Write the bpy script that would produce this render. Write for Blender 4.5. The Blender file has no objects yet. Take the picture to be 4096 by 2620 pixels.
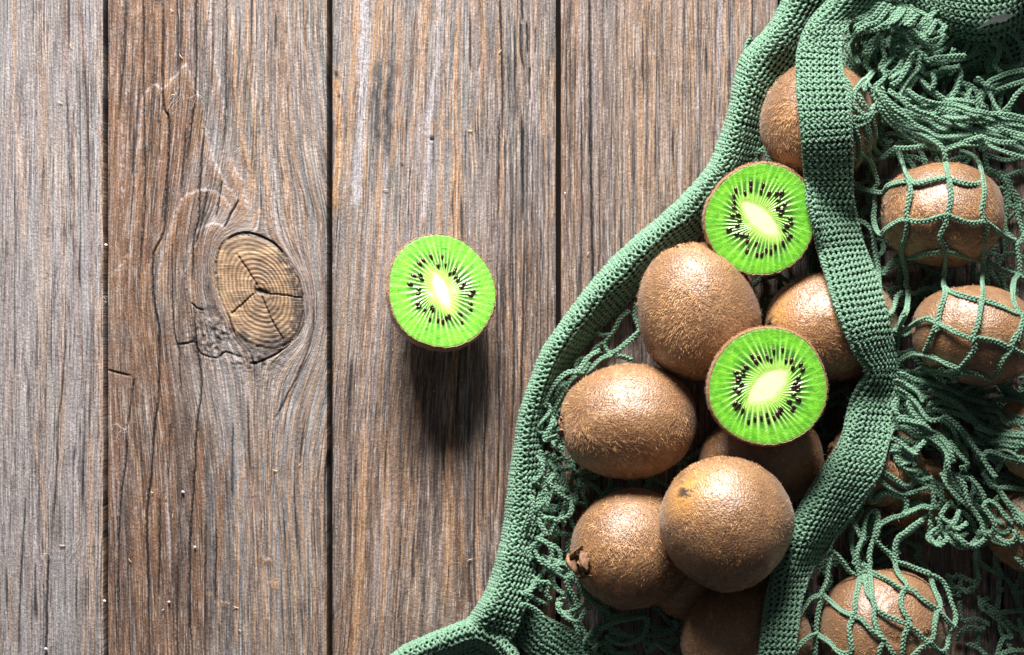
import bpy, math, random
import numpy as np
from mathutils import Matrix, Vector

# ---------------------------------------------------------------- camera, light
U = 0.0005            # one "px" of the layout below is half a millimetre
D = 2000.0            # camera height in the same unit (1 m)
CX, CY = 512.0, 327.5
scene = bpy.context.scene
COL = scene.collection
cam_d = bpy.data.cameras.new("camera"); cam = bpy.data.objects.new("camera", cam_d); COL.objects.link(cam)
cam.location = (0, 0, D*U); cam_d.sensor_width = 36; cam_d.lens = 36*D/1024.0
cam_d.clip_start = 0.01; cam_d.clip_end = 20
scene.camera = cam
world = bpy.data.worlds.new("World"); scene.world = world; world.use_nodes = True
bg = world.node_tree.nodes["Background"]
bg.inputs[0].default_value = (0.86, 0.92, 1.0, 1); bg.inputs[1].default_value = 0.09
la = bpy.data.lights.new("window_light", 'AREA'); la.shape = 'RECTANGLE'; la.size = 0.62; la.size_y = 0.44
la.energy = 22.0; la.spread = math.radians(84); la.color = (1.0, 0.98, 0.955)
lo = bpy.data.objects.new("window_light", la); COL.objects.link(lo)
lo.location = (-0.12, 1.26, 0.70)
lo.rotation_euler = (Vector((-0.09, -0.02, 0)) - Vector(lo.location)).to_track_quat('-Z', 'Y').to_euler()
scene.view_settings.view_transform = 'Standard'; scene.view_settings.look = 'None'
scene.view_settings.exposure = 0.0; scene.view_settings.gamma = 1.0
scene.cycles.max_bounces = 5; scene.cycles.diffuse_bounces = 3

rng = np.random.default_rng(7); random.seed(7)

# ---------------------------------------------------------------- helpers
def link(o, parent=None):
    COL.objects.link(o)
    if parent is not None: o.parent = parent
    return o
def empty(name, loc=(0,0,0), parent=None, **props):
    o = bpy.data.objects.new(name, None); o.empty_display_size = 0.01
    o.location = loc; link(o, parent)
    for k, v in props.items(): o[k] = v
    return o
def mk(name, V, F, mat, parent=None, smooth=True, origin=None, **props):
    """V (n,3) in px units and world frame; F (m,3|4)"""
    V = np.asarray(V, dtype=np.float32)*U
    F = np.asarray(F, dtype=np.int32); k = F.shape[1]
    if origin is not None: V = V - np.asarray(origin, dtype=np.float32)
    me = bpy.data.meshes.new(name)
    me.vertices.add(len(V)); me.vertices.foreach_set("co", V.ravel())
    me.loops.add(F.size); me.loops.foreach_set("vertex_index", F.ravel())
    me.polygons.add(len(F))
    me.polygons.foreach_set("loop_start", np.arange(0, F.size, k, dtype=np.int32))
    me.polygons.foreach_set("loop_total", np.full(len(F), k, dtype=np.int32))
    me.update(calc_edges=True)
    me.polygons.foreach_set("use_smooth", np.full(len(F), smooth))
    if mat: me.materials.append(mat)
    o = bpy.data.objects.new(name, me); link(o, parent)
    for kk, v in props.items(): o[kk] = v
    return o
def attr_color(o, name, arr):
    a = o.data.attributes.new(name, 'FLOAT_COLOR', 'POINT')
    a.data.foreach_set("color", np.asarray(arr, dtype=np.float32).ravel())
def attr_vec(o, name, arr):
    a = o.data.attributes.new(name, 'FLOAT_VECTOR', 'POINT')
    a.data.foreach_set("vector", np.asarray(arr, dtype=np.float32).ravel())
TAB = np.random.default_rng(3).random((256, 256))
def vn(x, y, seed=0):
    x = np.asarray(x, float) + seed*17.37; y = np.asarray(y, float) + seed*9.71
    xi = np.floor(x).astype(int); yi = np.floor(y).astype(int); fx = x-xi; fy = y-yi
    fx = fx*fx*(3-2*fx); fy = fy*fy*(3-2*fy)
    g = lambda a, b: TAB[a & 255, b & 255]
    return (g(xi, yi)*(1-fx)+g(xi+1, yi)*fx)*(1-fy) + (g(xi, yi+1)*(1-fx)+g(xi+1, yi+1)*fx)*fy
def fbm(x, y, seed=0, o=3):
    s = 0; a = 1; t = 0
    for i in range(o): s = s+a*vn(x*2**i, y*2**i, seed+i*5); t += a; a *= .5
    return s/t
def sst(a, b, x):
    t = np.clip((x-a)/(b-a), 0, 1); return t*t*(3-2*t)
def crom(P, step=1.0):
    """Catmull-Rom through P (n,k), resampled at about `step`"""
    P = np.asarray(P, float)
    if len(P) == 2: P = np.array([P[0], (P[0]+P[1])/2, P[1]])
    Q = np.vstack([2*P[0]-P[1], P, 2*P[-1]-P[-2]]); out = []
    for i in range(1, len(Q)-2):
        t = np.linspace(0, 1, 12, endpoint=False)[:, None]
        a, b, c, d = Q[i-1], Q[i], Q[i+1], Q[i+2]
        out.append(0.5*((2*b)+(-a+c)*t+(2*a-5*b+4*c-d)*t**2+(-a+3*b-3*c+d)*t**3))
    out.append(Q[-2][None]); C = np.vstack(out)
    L = np.concatenate([[0], np.cumsum(np.linalg.norm(np.diff(C[:, :2], axis=0), axis=1))])
    n = max(3, int(L[-1]/step)+1); s = np.linspace(0, L[-1], n)
    return np.stack([np.interp(s, L, C[:, k]) for k in range(C.shape[1])], 1)
def W(p, z):
    """photo point (px) that lies at height z -> world px coordinates"""
    p = np.asarray(p, float); z = np.asarray(z, float); k = 1-z/D
    return np.stack([(p[..., 0]-CX)*k, (CY-p[..., 1])*k, z+0*k], -1)
class Geo:
    def __init__(s): s.V = []; s.F = []; s.n = 0
    def add(s, V, F): s.V.append(V); s.F.append(np.asarray(F)+s.n); s.n += len(V)
    def tube(s, P, r, sides=5, up=(0, 0, 1)):
        P = np.asarray(P, float); n = len(P)
        T = np.gradient(P, axis=0); T /= np.linalg.norm(T, axis=1)[:, None]+1e-9
        up = np.broadcast_to(np.asarray(up, float), T.shape)
        S = np.cross(T, up); l = np.linalg.norm(S, axis=1)
        S[l < 1e-3] = (1, 0, 0); S /= np.linalg.norm(S, axis=1)[:, None]
        N = np.cross(S, T); a = np.arange(sides)*2*math.pi/sides
        r = np.broadcast_to(np.asarray(r, float), (n,))[:, None, None]
        V = P[:, None]+r*(np.cos(a)[None, :, None]*S[:, None]+np.sin(a)[None, :, None]*N[:, None])
        i = np.arange(n-1)[:, None]*sides; j = np.arange(sides)[None]; j2 = (j+1) % sides
        F = np.stack([i+j, i+j2, i+sides+j2, i+sides+j], -1).reshape(-1, 4)
        s.add(V.reshape(-1, 3), F)
    def build(s, name, mat, parent=None, **k):
        return mk(name, np.vstack(s.V), np.vstack(s.F), mat, parent, **k)
def nodes(name):
    m = bpy.data.materials.new(name); m.use_nodes = True; nt = m.node_tree
    return m, nt, nt.nodes["Principled BSDF"]
def N(nt, t, **k):
    n = nt.nodes.new(t)
    for a, b in k.items():
        if a == 'inp':
            for i, v in b.items(): n.inputs[i].default_value = v
        else: setattr(n, a, b)
    return n
def mix(nt, fac, a, b, mode='MIX'):
    n = nt.nodes.new('ShaderNodeMix'); n.data_type = 'RGBA'; n.blend_type = mode
    for i, v in ((0, fac), (6, a), (7, b)):
        if isinstance(v, (tuple, float, int)): n.inputs[i].default_value = v if not isinstance(v, tuple) else (*v, 1)
        else: nt.links.new(v, n.inputs[i])
    return n.outputs[2]
def noise(nt, vec, scale, detail=3, rough=.6, dist=0.):
    n = N(nt, 'ShaderNodeTexNoise', inp={'Scale': scale, 'Detail': detail, 'Roughness': rough, 'Distortion': dist})
    if vec is not None: nt.links.new(vec, n.inputs['Vector'])
    return n.outputs[0]
def ramp(nt, v, a, b, c=0., d=1.):
    n = N(nt, 'ShaderNodeMapRange', inp={1: a, 2: b, 3: c, 4: d}); nt.links.new(v, n.inputs[0]); return n.outputs[0]
def bump(nt, h, bs, strength=.5, dist=.0002):
    n = N(nt, 'ShaderNodeBump', inp={'Strength': strength, 'Distance': dist}); nt.links.new(h, n.inputs['Height'])
    nt.links.new(n.outputs[0], bs.inputs['Normal'])
def mul(nt, vec, s):
    n = N(nt, 'ShaderNodeVectorMath', operation='MULTIPLY'); nt.links.new(vec, n.inputs[0]); n.inputs[1].default_value = s
    return n.outputs[0]

# ---------------------------------------------------------------- materials
def wood_material():
    m, nt, bs = nodes("weathered_wood")
    w = N(nt, 'ShaderNodeAttribute', attribute_name="wear_shade"); g = N(nt, 'ShaderNodeAttribute', attribute_name="grain")
    sep = N(nt, 'ShaderNodeSeparateColor'); nt.links.new(w.outputs['Color'], sep.inputs[0])
    tan, brown, dark = sep.outputs; pale = w.outputs['Alpha']; v = g.outputs['Vector']
    f1 = noise(nt, mul(nt, v, (.17, .008, 1)), 1.0, 4, .6)
    f2 = noise(nt, mul(nt, v, (.58, .016, 1)), 1.0, 3, .6)
    f6 = noise(nt, mul(nt, v, (.95, .05, 1)), 1.0, 2, .6)
    f3 = noise(nt, mul(nt, v, (.35, .10, 1)), 1.0, 4, .7)
    f4 = noise(nt, mul(nt, v, (.018, .009, 1)), 1.0, 3, .6)
    f5 = noise(nt, mul(nt, v, (.50, .28, 1)), 1.0, 3, .7)
    f7 = noise(nt, mul(nt, v, (.035, .006, 1)), 1.0, 2, .6); msk = ramp(nt, f7, .38, .58, .30, 1.)
    def mm(x):
        n = N(nt, 'ShaderNodeMath', operation='MULTIPLY'); nt.links.new(x, n.inputs[0]); nt.links.new(msk, n.inputs[1]); return n.outputs[0]
    c = mix(nt, ramp(nt, f1, .36, .62), (.088, .078, .071), (.225, .208, .196))
    c = mix(nt, ramp(nt, f4, .42, .60, 0, .8), c, (.190, .175, .178))
    c = mix(nt, brown, c, mix(nt, ramp(nt, f1, .35, .65), (.070, .036, .021), (.195, .100, .055)))
    c = mix(nt, tan, c, mix(nt, ramp(nt, f3, .3, .7), (.22, .110, .050), (.45, .265, .14)))
    pf = N(nt, 'ShaderNodeMath', operation='MULTIPLY'); nt.links.new(pale, pf.inputs[0]); nt.links.new(ramp(nt, f5, .35, .6, .25, 1.), pf.inputs[1])
    c = mix(nt, pf.outputs[0], c, (.52, .48, .52))
    c = mix(nt, mm(ramp(nt, f2, .53, .65, 0, .85)), c, (.040, .031, .029))
    c = mix(nt, mm(ramp(nt, f6, .53, .65, 0, .85)), c, (.045, .035, .033))
    c = mix(nt, ramp(nt, f2, .45, .33, 0, .40), c, (.56, .50, .46))
    c = mix(nt, ramp(nt, f6, .42, .30, 0, .40), c, (.62, .55, .50))
    c = mix(nt, ramp(nt, f5, .60, .72, 0, .36), c, (.60, .56, .53))
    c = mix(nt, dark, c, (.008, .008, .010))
    nt.links.new(c, bs.inputs['Base Color'])
    bs.inputs['Roughness'].default_value = .62; bs.inputs['Specular IOR Level'].default_value = .35
    a = N(nt, 'ShaderNodeMath', operation='ADD'); nt.links.new(f2, a.inputs[0]); nt.links.new(f5, a.inputs[1])
    bump(nt, a.outputs[0], bs, 1., .0007)
    return m
def knot_material():
    m, nt, bs = nodes("knot_wood")
    w = N(nt, 'ShaderNodeAttribute', attribute_name="wear_shade"); sep = N(nt, 'ShaderNodeSeparateColor'); nt.links.new(w.outputs['Color'], sep.inputs[0])
    ring, char, dark = sep.outputs
    g = N(nt, 'ShaderNodeAttribute', attribute_name="grain")
    f = noise(nt, mul(nt, g.outputs['Vector'], (.25, .25, 1)), 1., 4, .7)
    f2 = noise(nt, mul(nt, g.outputs['Vector'], (.9, .9, 1)), 1., 2, .7)
    c = mix(nt, ramp(nt, f, .35, .65), (.19, .108, .056), (.42, .275, .155))
    rf = N(nt, 'ShaderNodeMath', operation='MULTIPLY'); nt.links.new(ramp(nt, ring, .1, .75), rf.inputs[0]); nt.links.new(ramp(nt, f2, .3, .6, .45, 1.), rf.inputs[1])
    c = mix(nt, rf.outputs[0], c, (.085, .040, .018))
    c = mix(nt, char, c, (.035, .022, .016))
    c = mix(nt, ramp(nt, f2, .58, .7, 0, .5), c, (.62, .47, .28))
    c = mix(nt, dark, c, (.010, .008, .007))
    nt.links.new(c, bs.inputs['Base Color']); bs.inputs['Roughness'].default_value = .6
    bump(nt, f2, bs, .8, .0004); return m
def plain(name, col, rough=.8, col2=None, scale=400, sheen=0., b=0., detail=3):
    m, nt, bs = nodes(name)
    tc = N(nt, 'ShaderNodeTexCoord').outputs['Object']
    f = noise(nt, tc, scale, detail)
    c = mix(nt, ramp(nt, f, .35, .65), col, col2 or tuple(x*.6 for x in col))
    nt.links.new(c, bs.inputs['Base Color']); bs.inputs['Roughness'].default_value = rough
    if sheen: bs.inputs['Sheen Weight'].default_value = sheen; bs.inputs['Sheen Roughness'].default_value = .6
    if b: bump(nt, f, bs, b, .0003)
    return m
M_WOOD = wood_material(); M_KNOT = knot_material()
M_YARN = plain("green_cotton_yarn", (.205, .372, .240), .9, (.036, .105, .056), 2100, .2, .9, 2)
M_BASE = plain("shaded_knit_ground", (.035, .095, .055), .95, (.02, .055, .03), 900)  # dark backing ribbon; its colour paints shade between the stitch rows
M_FIB = plain("green_yarn_fibre", (.26, .50, .35), .9)
M_HAIR = plain("kiwi_fuzz_hair", (.56, .30, .115), .55, (.23, .095, .032), 260, .2)
M_STEM = plain("dry_kiwi_stem", (.30, .155, .075), .8, (.09, .042, .022), 500, 0, .8)
M_TAG = plain("white_label_cloth", (.78, .77, .80), .6, (.70, .68, .72), 300)
M_UNDER = plain("dark_underboard", (.03, .024, .02), .95)
M_CHIP = plain("wood_splinter", (.62, .36, .15), .7, (.75, .60, .42), 900)
M_LINT = plain("pale_lint", (.75, .72, .74), .9)
M_RIM = plain("cut_kiwi_skin", (.30, .15, .05), .8, (.15, .07, .025), 700)
def skin_material():
    m, nt, bs = nodes("kiwi_skin")
    tc = N(nt, 'ShaderNodeTexCoord').outputs['Object']
    big = noise(nt, tc, 45, 3); fine = noise(nt, tc, 1100, 3, .7); mid = noise(nt, tc, 330, 3, .6)
    vo = N(nt, 'ShaderNodeTexVoronoi', inp={'Scale': 950.}); nt.links.new(tc, vo.inputs['Vector'])
    at = N(nt, 'ShaderNodeAttribute', attribute_name="tone")
    sp = N(nt, 'ShaderNodeSeparateColor'); nt.links.new(at.outputs['Color'], sp.inputs[0])
    c = mix(nt, ramp(nt, big, .38, .62), (.178, .086, .034), (.262, .140, .060))
    c = mix(nt, ramp(nt, mid, .40, .68, 0, .6), c, (.200, .082, .030))
    c = mix(nt, ramp(nt, vo.outputs['Distance'], .22, .05, 0, .75), c, (.095, .034, .014))
    c = mix(nt, ramp(nt, fine, .56, .72, 0, .4), c, (.46, .28, .14))
    c = mix(nt, sp.outputs[0], c, (.52, .25, .055))
    c = mix(nt, sp.outputs[2], c, (.085, .040, .020))
    c = mix(nt, sp.outputs[1], c, (.03, .013, .008))
    nt.links.new(c, bs.inputs['Base Color'])
    bs.inputs['Roughness'].default_value = .42; bs.inputs['Specular IOR Level'].default_value = .8; bs.inputs['Coat Weight'].default_value = .28; bs.inputs['Coat Roughness'].default_value = .36
    bs.inputs['Sheen Weight'].default_value = .12
    a = N(nt, 'ShaderNodeMath', operation='ADD'); nt.links.new(fine, a.inputs[0]); nt.links.new(vo.outputs['Distance'], a.inputs[1])
    bump(nt, a.outputs[0], bs, .75, .00035); return m
M_SKIN = skin_material()
def flesh_material():
    m, nt, bs = nodes("kiwi_flesh")
    at = N(nt, 'ShaderNodeAttribute', attribute_name="flesh"); sp = N(nt, 'ShaderNodeSeparateColor'); nt.links.new(at.outputs['Color'], sp.inputs[0])
    ray, loc, core = sp.outputs; rim = at.outputs['Alpha']
    tc = N(nt, 'ShaderNodeTexCoord').outputs['Object']
    n1 = noise(nt, tc, 250, 3); n2 = noise(nt, tc, 1500, 2)
    c = mix(nt, ramp(nt, n1, .35, .65), (.070, .335, .005), (.175, .530, .017))
    c = mix(nt, rim, c, (.105, .32, .018))
    c = mix(nt, loc, c, (.028, .145, .010))
    c = mix(nt, ray, c, (.50, .78, .22))
    c = mix(nt, ramp(nt, n2, .63, .70, 0, .35), c, (.62, .88, .42))  # pale specks painted in as wet sparkle
    c = mix(nt, ramp(nt, core, 0, .55), c, (.42, .60, .13))
    c = mix(nt, ramp(nt, core, .45, 1.), c, (.66, .73, .42))
    nt.links.new(c, bs.inputs['Base Color'])
    bs.inputs['Roughness'].default_value = .38; bs.inputs['Subsurface Weight'].default_value = .35
    bs.inputs['Subsurface Radius'].default_value = (.0012, .002, .0006); bs.inputs['Subsurface Scale'].default_value = 1.0
    bs.inputs['Coat Weight'].default_value = .7; bs.inputs['Coat Roughness'].default_value = .16
    nb = N(nt, 'ShaderNodeMath', operation='MULTIPLY'); nt.links.new(n2, nb.inputs[0]); nt.links.new(ramp(nt, core, 0, .7, 1., .12), nb.inputs[1])
    bump(nt, nb.outputs[0], bs, .55, .0005); return m
M_FLESH = flesh_material()
m, nt, bs = nodes("kiwi_seed"); bs.inputs['Base Color'].default_value = (.016, .006, .006, 1)
sn = noise(nt, N(nt, 'ShaderNodeTexCoord').outputs['Object'], 900, 2)
nt.links.new(mix(nt, ramp(nt, sn, .4, .7), (.010, .004, .005), (.060, .022, .014)), bs.inputs['Base Color'])
bs.inputs['Roughness'].default_value = .25; M_SEED = m

# ---------------------------------------------------------------- wooden table
table = empty("plank_table", label="weathered grey brown wooden planks laid side by side, one with a round knot", kind="structure")
def z7(x0, y0, s, L): return [(x0+a/s, y0+b/s) for a, b in L]
Z1 = lambda *L: z7(0, 0, 7, L); Z2 = lambda *L: z7(75, 175, 7, L); Z3_ = lambda *L: z7(0, 425, 6.694, L); Z4_ = lambda *L: z7(312.5, 0, 7, L)
KN = np.array(Z2((1020,490),(1060,450),(1110,428),(1200,415),(1300,440),(1390,490),(1480,580),(1540,680),(1590,800),(1600,900),(1590,1030),(1560,1120),(1500,1180),(1400,1230),(1280,1205),(1200,1175),(1120,1110),(1080,1000),(1020,880),(990,720),(990,580)))
PITH = np.array([260.7, 290.5])
ka = np.arctan2(KN[:, 1]-PITH[1], KN[:, 0]-PITH[0]); kr = np.hypot(KN[:, 0]-PITH[0], KN[:, 1]-PITH[1]); o_ = np.argsort(ka)
def knot_rho(u, v):
    a = np.arctan2(v-PITH[1], u-PITH[0]); r = np.hypot(u-PITH[0], v-PITH[1])
    return r/np.interp(a, ka[o_], kr[o_], period=2*math.pi)
# (kind, width, strength, points)
CR = []
def cr(w, pts, s=1.): CR.append(('crack', w, s, pts))
def tn(w, pts, s=1.): CR.append(('tan', w, s, pts))
def rg(w, pts, s=1.): CR.append(('ridge', w, s, pts))
def dk(w, pts, s=1.): CR.append(('stain', w, s, pts))
def br(w, pts, s=1.): CR.append(('brown', w, s, pts))
def pl(w, pts, s=1.): CR.append(('pale', w, s, pts))
# plank 1
tn(4, [(43,-20),(43,120),(42,260),(44,400)], .55); tn(2, [(14,-20),(15,100),(21,200),(25,260)], .6); tn(1.6, [(21,140),(22,180),(27,215)], .7)
br(1.6, [(64,-20),(66,30),(67,80),(70,130),(72,190),(76,260),(80,330),(86,400)], .9); br(2, [(78,-20),(81,30),(86,80),(88,150),(91,220),(93,300),(92,420)], .9)
tn(1.8, [(101,-20),(100,60),(101,150),(102,260),(101,400),(103,655)], .9); tn(2.5, [(97,300),(100,380),(101,470)], .9)
cr(.9, [(66,90),(69,150),(72,200)], .6); cr(.9, [(84,60),(87,120),(90,200)], .6)
cr(1.1, [(66,330),(62,390),(58,425),(56,480),(52,530)], .8); cr(1.3, Z3_((325,870),(315,1100),(310,1350),(305,1600)), 1); cr(1., Z3_((170,500),(150,800),(135,1100),(125,1540))); cr(.8, Z3_((262,150),(258,500),(250,800)), .6)
tn(1.6, Z3_((240,0),(245,200),(275,350),(300,560),(300,900),(300,1100)), .9); tn(1.6, Z3_((600,0),(605,300),(615,600),(620,1000),(630,1540)), .9); tn(2.2, Z3_((500,300),(505,500),(530,1000)), .4); tn(2, Z3_((60,1000),(70,1500)), .5); tn(1.3, Z3_((490,0),(510,400)), .4)
pl(3, Z3_((480,0),(500,300),(510,450)), .5)
# plank 2 cracks
cr(1.2, [(163,-20),(163,6),(163,100),(169,120),(168,170),(166,200),(163.6,232),(153.6,255),(153,289),(157,318),(159,332),(158.6,395),(154.6,425),(151,477),(147,515),(148,574),(148.6,660)], 1.2)
cr(1.1, [(196,-20),(195.7,86),(192,121),(187,160)]); cr(1., [(177,-20),(178,71)]); cr(1., [(143,-20),(144,100),(145,186),(144,218),(139,280)])
cr(1., [(227,-20),(225.7,100),(223,150)], .8); cr(1., [(126,-20),(124,60),(118,120)], .8); cr(1.1, [(204,129),(200,186),(199,218),(193.6,239),(193,280)]); cr(.9, [(186,129),(181,193)])
cr(1.1, [(208,189),(202,220),(195,245)]); cr(1., [(222,182),(216,218)]); cr(1.1, [(238,201),(232,212),(223.6,228)], 1.2); cr(.9, [(172,246),(173,318),(179,354),(181,395)])
cr(1.1, [(194,308),(196,339),(201,375),(201,395),(197,425),(194,485),(190,544),(190,618),(193,660)], 1.1); cr(1., [(127,425),(126,455),(121,500),(119,530),(118,619)]); cr(1., [(160,500),(159,597)], .9); cr(.9, [(178,545),(177,660)], .8)
cr(1., [(216.6,530),(215,601)]); cr(.9, [(233,425),(232,500)], .8); cr(.9, [(206,522),(205,589)], .8); cr(.9, [(134,380),(128,425)], .9); cr(.8, [(170,425),(168,480)], .8); cr(.9, [(134,130),(133,190),(130,230)], .8)
cr(.8, [(154,60),(151,160)], .7); cr(.8, [(159,100),(160,160)], .6); cr(1., [(314,300),(312,335),(300,370),(285,400),(275,420)], .7); cr(.9, [(118,560),(118,655)], .6)
cr(.8, [(214,0),(212,90)], .6); cr(.8, [(247,60),(243,120)], .5); cr(.8, [(254,120),(251,170)], .5)
# knot surround
cr(1.2, Z2((1030,480),(1110,425),(1200,405),(1300,430),(1400,485),(1480,575)), 1.2); cr(1.2, Z2((1590,870),(1600,1020),(1560,1130)), .5); cr(1.1, Z2((1500,1190),(1400,1260),(1290,1310),(1230,1320)), 1.1); cr(1, Z2((1075,960),(1110,1090),(1140,1130)), .7)
rg(1.6, Z2((990,560),(990,720),(1020,880),(1085,1000),(1120,1110)), .8); tn(1.8, Z2((1230,390),(1250,320),(1310,240)), 1.)
rg(1.7, Z2((570,850),(610,600),(650,420),(700,280),(725,200),(780,140),(870,105),(960,112),(1030,160),(1085,235),(1115,290)), 1.); rg(2.0, Z2((800,900),(780,720),(800,520),(860,395),(950,342),(1030,352),(1095,405)), .9)
rg(1.8, Z1((940,1540),(945,1100),(985,900),(1000,700),(1080,590),(1140,622),(1200,572),(1305,450),(1350,560),(1400,700),(1440,830),(1450,1000),(1560,1250),(1640,1380),(1700,1480)), 1.)
rg(1.8, Z1((980,-40),(975,80),(960,250),(920,500),(870,750),(855,1000),(850,1500)), .7); rg(1.6, Z1((860,-40),(840,150),(800,400),(770,600)), .5)
rg(1.6, Z1((1450,-50),(1470,150),(1500,400),(1560,700),(1590,950)), .8); tn(1.8, Z1((1735,-50),(1740,330),(1760,600),(1790,900),(1850,1200),(1890,1540)), .9)
tn(1.8, Z1((1600,-50),(1640,300),(1660,700),(1700,1000),(1770,1250),(1785,1480)), .9); rg(2., Z1((1610,1090),(1660,1200),(1700,1300),(1735,1490)), 1.); br(2.2, Z1((1580,300),(1640,700),(1690,1000),(1760,1250)), .5)
rg(1.8, Z2((230,720),(330,620),(370,540)), .7); tn(2.4, Z2((560,560),(600,430),(640,330)), .6); tn(2.2, Z2((470,850),(530,600)), .6); tn(3, Z2((420,1040),(540,1180),(590,1400)), .45)
br(6, [(123,20),(118,120),(122,260),(130,330)], .5); br(9, [(150,-20),(152,90),(150,180),(140,250),(135,330),(150,400)], .55); br(10, [(180,-20),(182,60),(180,160)], .5); br(8, [(165,330),(160,420)], .4)
tn(2.2, Z3_((880,100),(920,300),(930,500),(925,760)), .6); tn(2, Z3_((975,560),(970,760)), .9); br(6, Z3_((950,200),(1000,400),(1060,700),(1050,1100)), .8); br(4.5, Z3_((1340,0),(1330,500),(1320,900),(1320,1400)), .9); tn(1.2, Z3_((1370,400),(1350,1000),(1350,1300)), .6)
dk(10, Z3_((1180,-200),(1210,400),(1220,900),(1150,1350)), .55); dk(5, Z3_((840,300),(850,900),(870,1400)), .6); dk(4, Z3_((1410,0),(1400,900),(1400,1540)), .6); dk(5, Z3_((1530,300),(1520,800),(1540,1540)), .5)
tn(1.8, Z3_((1660,150),(1620,350),(1600,550),(1590,900),(1575,1540)), .9); tn(1.4, Z3_((1540,100),(1500,300),(1480,700),(1450,1000),(1480,1400)), .7); br(3, Z3_((1500,200),(1475,700),(1455,1000)), .7)
for i_, x_ in enumerate([1740, 1840, 1920, 2000, 2070, 2130]):
    tn(1.0, Z3_((x_+60,-100),(x_,250),(x_-50,500),(x_-80,800),(x_-90,1540)), .75)
tn(3, Z3_((1805,1040),(1840,1090),(1835,1020)), 1.); tn(2, Z3_((1385,1135),(1420,1130)), 1.)
rg(1, Z3_((1480,1170),(1500,1190),(1540,1185)), .9); rg(.9, Z3_((1750,870),(1775,905),(1810,890)), .8)
dk(5, [(157,-20),(160,-8),(160,2)], 1.6)
dk(3, Z2((870,950),(960,930),(1000,960)), .7); dk(5, Z2((940,1060),(980,1120),(1040,1180)), .45); cr(1.1, Z2((700,1190),(780,1180),(840,1170),(880,1250),(1000,1280),(1050,1240),(1150,1270)), .6); cr(1.0, Z2((225,1365),(300,1385),(385,1405)), .7); cr(1.,Z2((820,900),(860,935),(900,945)),.9)
# plank 3
tn(3.4, Z4_((160,480),(172,700),(182,1000),(155,1500)), 1.7); dk(1.6, Z4_((160,500),(172,540)), 1.5); dk(1.4, Z4_((185,660),(190,690)), 1.4); tn(1., Z4_((240,-60),(225,500),(185,1300),(170,1540)), .6); tn(1.5, Z4_((315,-60),(290,600),(240,1300),(220,1540)), .8)
pl(5, Z4_((375,-60),(365,300),(345,800),(310,1400)), .75); tn(1.7, Z4_((440,-60),(430,300),(390,700),(375,1000),(345,1540)), 1.); tn(2.5, Z4_((545,-60),(525,250),(500,700),(470,1100),(430,1540)), .7)
dk(3.6, Z4_((475,400),(462,600),(455,800),(450,1020)), .95); dk(4.4, Z4_((555,380),(545,600),(530,850),(515,1150)), 1.); tn(1.3, Z4_((505,380),(500,700),(490,1000),(470,1300)), .9)
tn(4, Z4_((610,-60),(605,400),(590,800),(560,1200)), .7); br(1.5, Z4_((600,450),(595,550)), 1.); br(1.4, Z4_((620,800),(640,950),(630,1150),(615,1280)), .9)
br(2, Z4_((710,100),(705,300),(690,600)), .6); tn(2.5, Z4_((770,-60),(750,500),(700,900),(680,1540)), .7); pl(3, Z4_((900,-60),(880,300),(820,800),(780,1500)), .6); tn(2.5, Z4_((960,-60),(930,500)), .5); tn(4, Z4_((840,860),(860,940)), .8); tn(5, Z4_((930,930),(990,930)), .7)
dk(2.4, Z4_((890,650),(870,850),(860,1000)), .4); dk(2.4, Z4_((1090,520),(1090,900)), .5); tn(1.6, Z4_((1170,700),(1140,1000),(1130,1250)), .8); tn(3, Z4_((1330,900),(1320,1300),(1310,1540)), .6); tn(3, Z4_((1680,400),(1690,900),(1685,1540)), .7)
cr(1.2, Z4_((1310,-60),(1320,200),(1325,400),(1332,850),(1334,900))); cr(1.1, Z4_((1310,800),(1303,1000),(1300,1540)), .9); cr(1.2, Z4_((1462,-60),(1468,150))); cr(1., Z4_((1455,170),(1460,380),(1480,480))); cr(1.1, Z4_((1500,170),(1508,380)))
cr(1.2, Z4_((1475,860),(1474,1200),(1476,1540))); cr(1., Z4_((1420,200),(1422,850)), .7); cr(.9, Z4_((1520,480),(1522,700))); cr(.9, Z4_((1560,200),(1558,380)), .8); cr(.9, Z4_((1375,380),(1378,800)), .6)
cr(.9, Z4_((1072,900),(1074,1250)), .6); cr(1., Z4_((1170,-60),(1180,330),(1160,500)), .6); cr(.8, Z4_((850,880),(845,1200)), .5)
dk(1.6, Z4_((627,1150),(629,1160)), 2.); cr(1., Z4_((820,978),(848,968)), 1.2)
for x_ in range(1345, 1660, 38):
    cr(.75, Z4_((x_+8*math.sin(x_),900+70*math.sin(x_*3)),(x_+6,1250),(x_+4,1540+200*abs(math.sin(x_*7))),(x_-6,2000+500*abs(math.sin(x_*5)))), .7)
cr(1.1, [(525,220),(523,330),(521,430),(524,560),(520,660)], .9); cr(1., [(512,240),(514,360),(510,470)], .8); cr(.9, [(499,220),(497,300),(499,420),(496,520)], .8); cr(.9, [(540,230),(541,380),(537,480)], .6); cr(1., [(486,300),(487,400),(482,470)], .6)
cr(.9, [(392,300),(389,400),(384,500)], .4); cr(.9, [(505,430),(503,560),(507,650)], .7); cr(1., [(470,380),(468,500),(471,640)], .4)
for x_, s_ in ((346,.5),(356,.6),(366,.5),(375,.7),(384,.6),(397,.6),(409,.5),(418,.5),(431,.5),(445,.4),(458,.4)):
    tn(1.5+.8*math.sin(x_), [(x_+6,190),(x_,300),(x_-4,420),(x_-3+3*math.sin(x_*2),540),(x_-2,670)], s_)
for x_, s_ in ((351,.5),(371,.45),(402,.5),(424,.5),(438,.5)): dk(2., [(x_+2,330),(x_-1,450),(x_-2,560),(x_,670)], s_)
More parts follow.
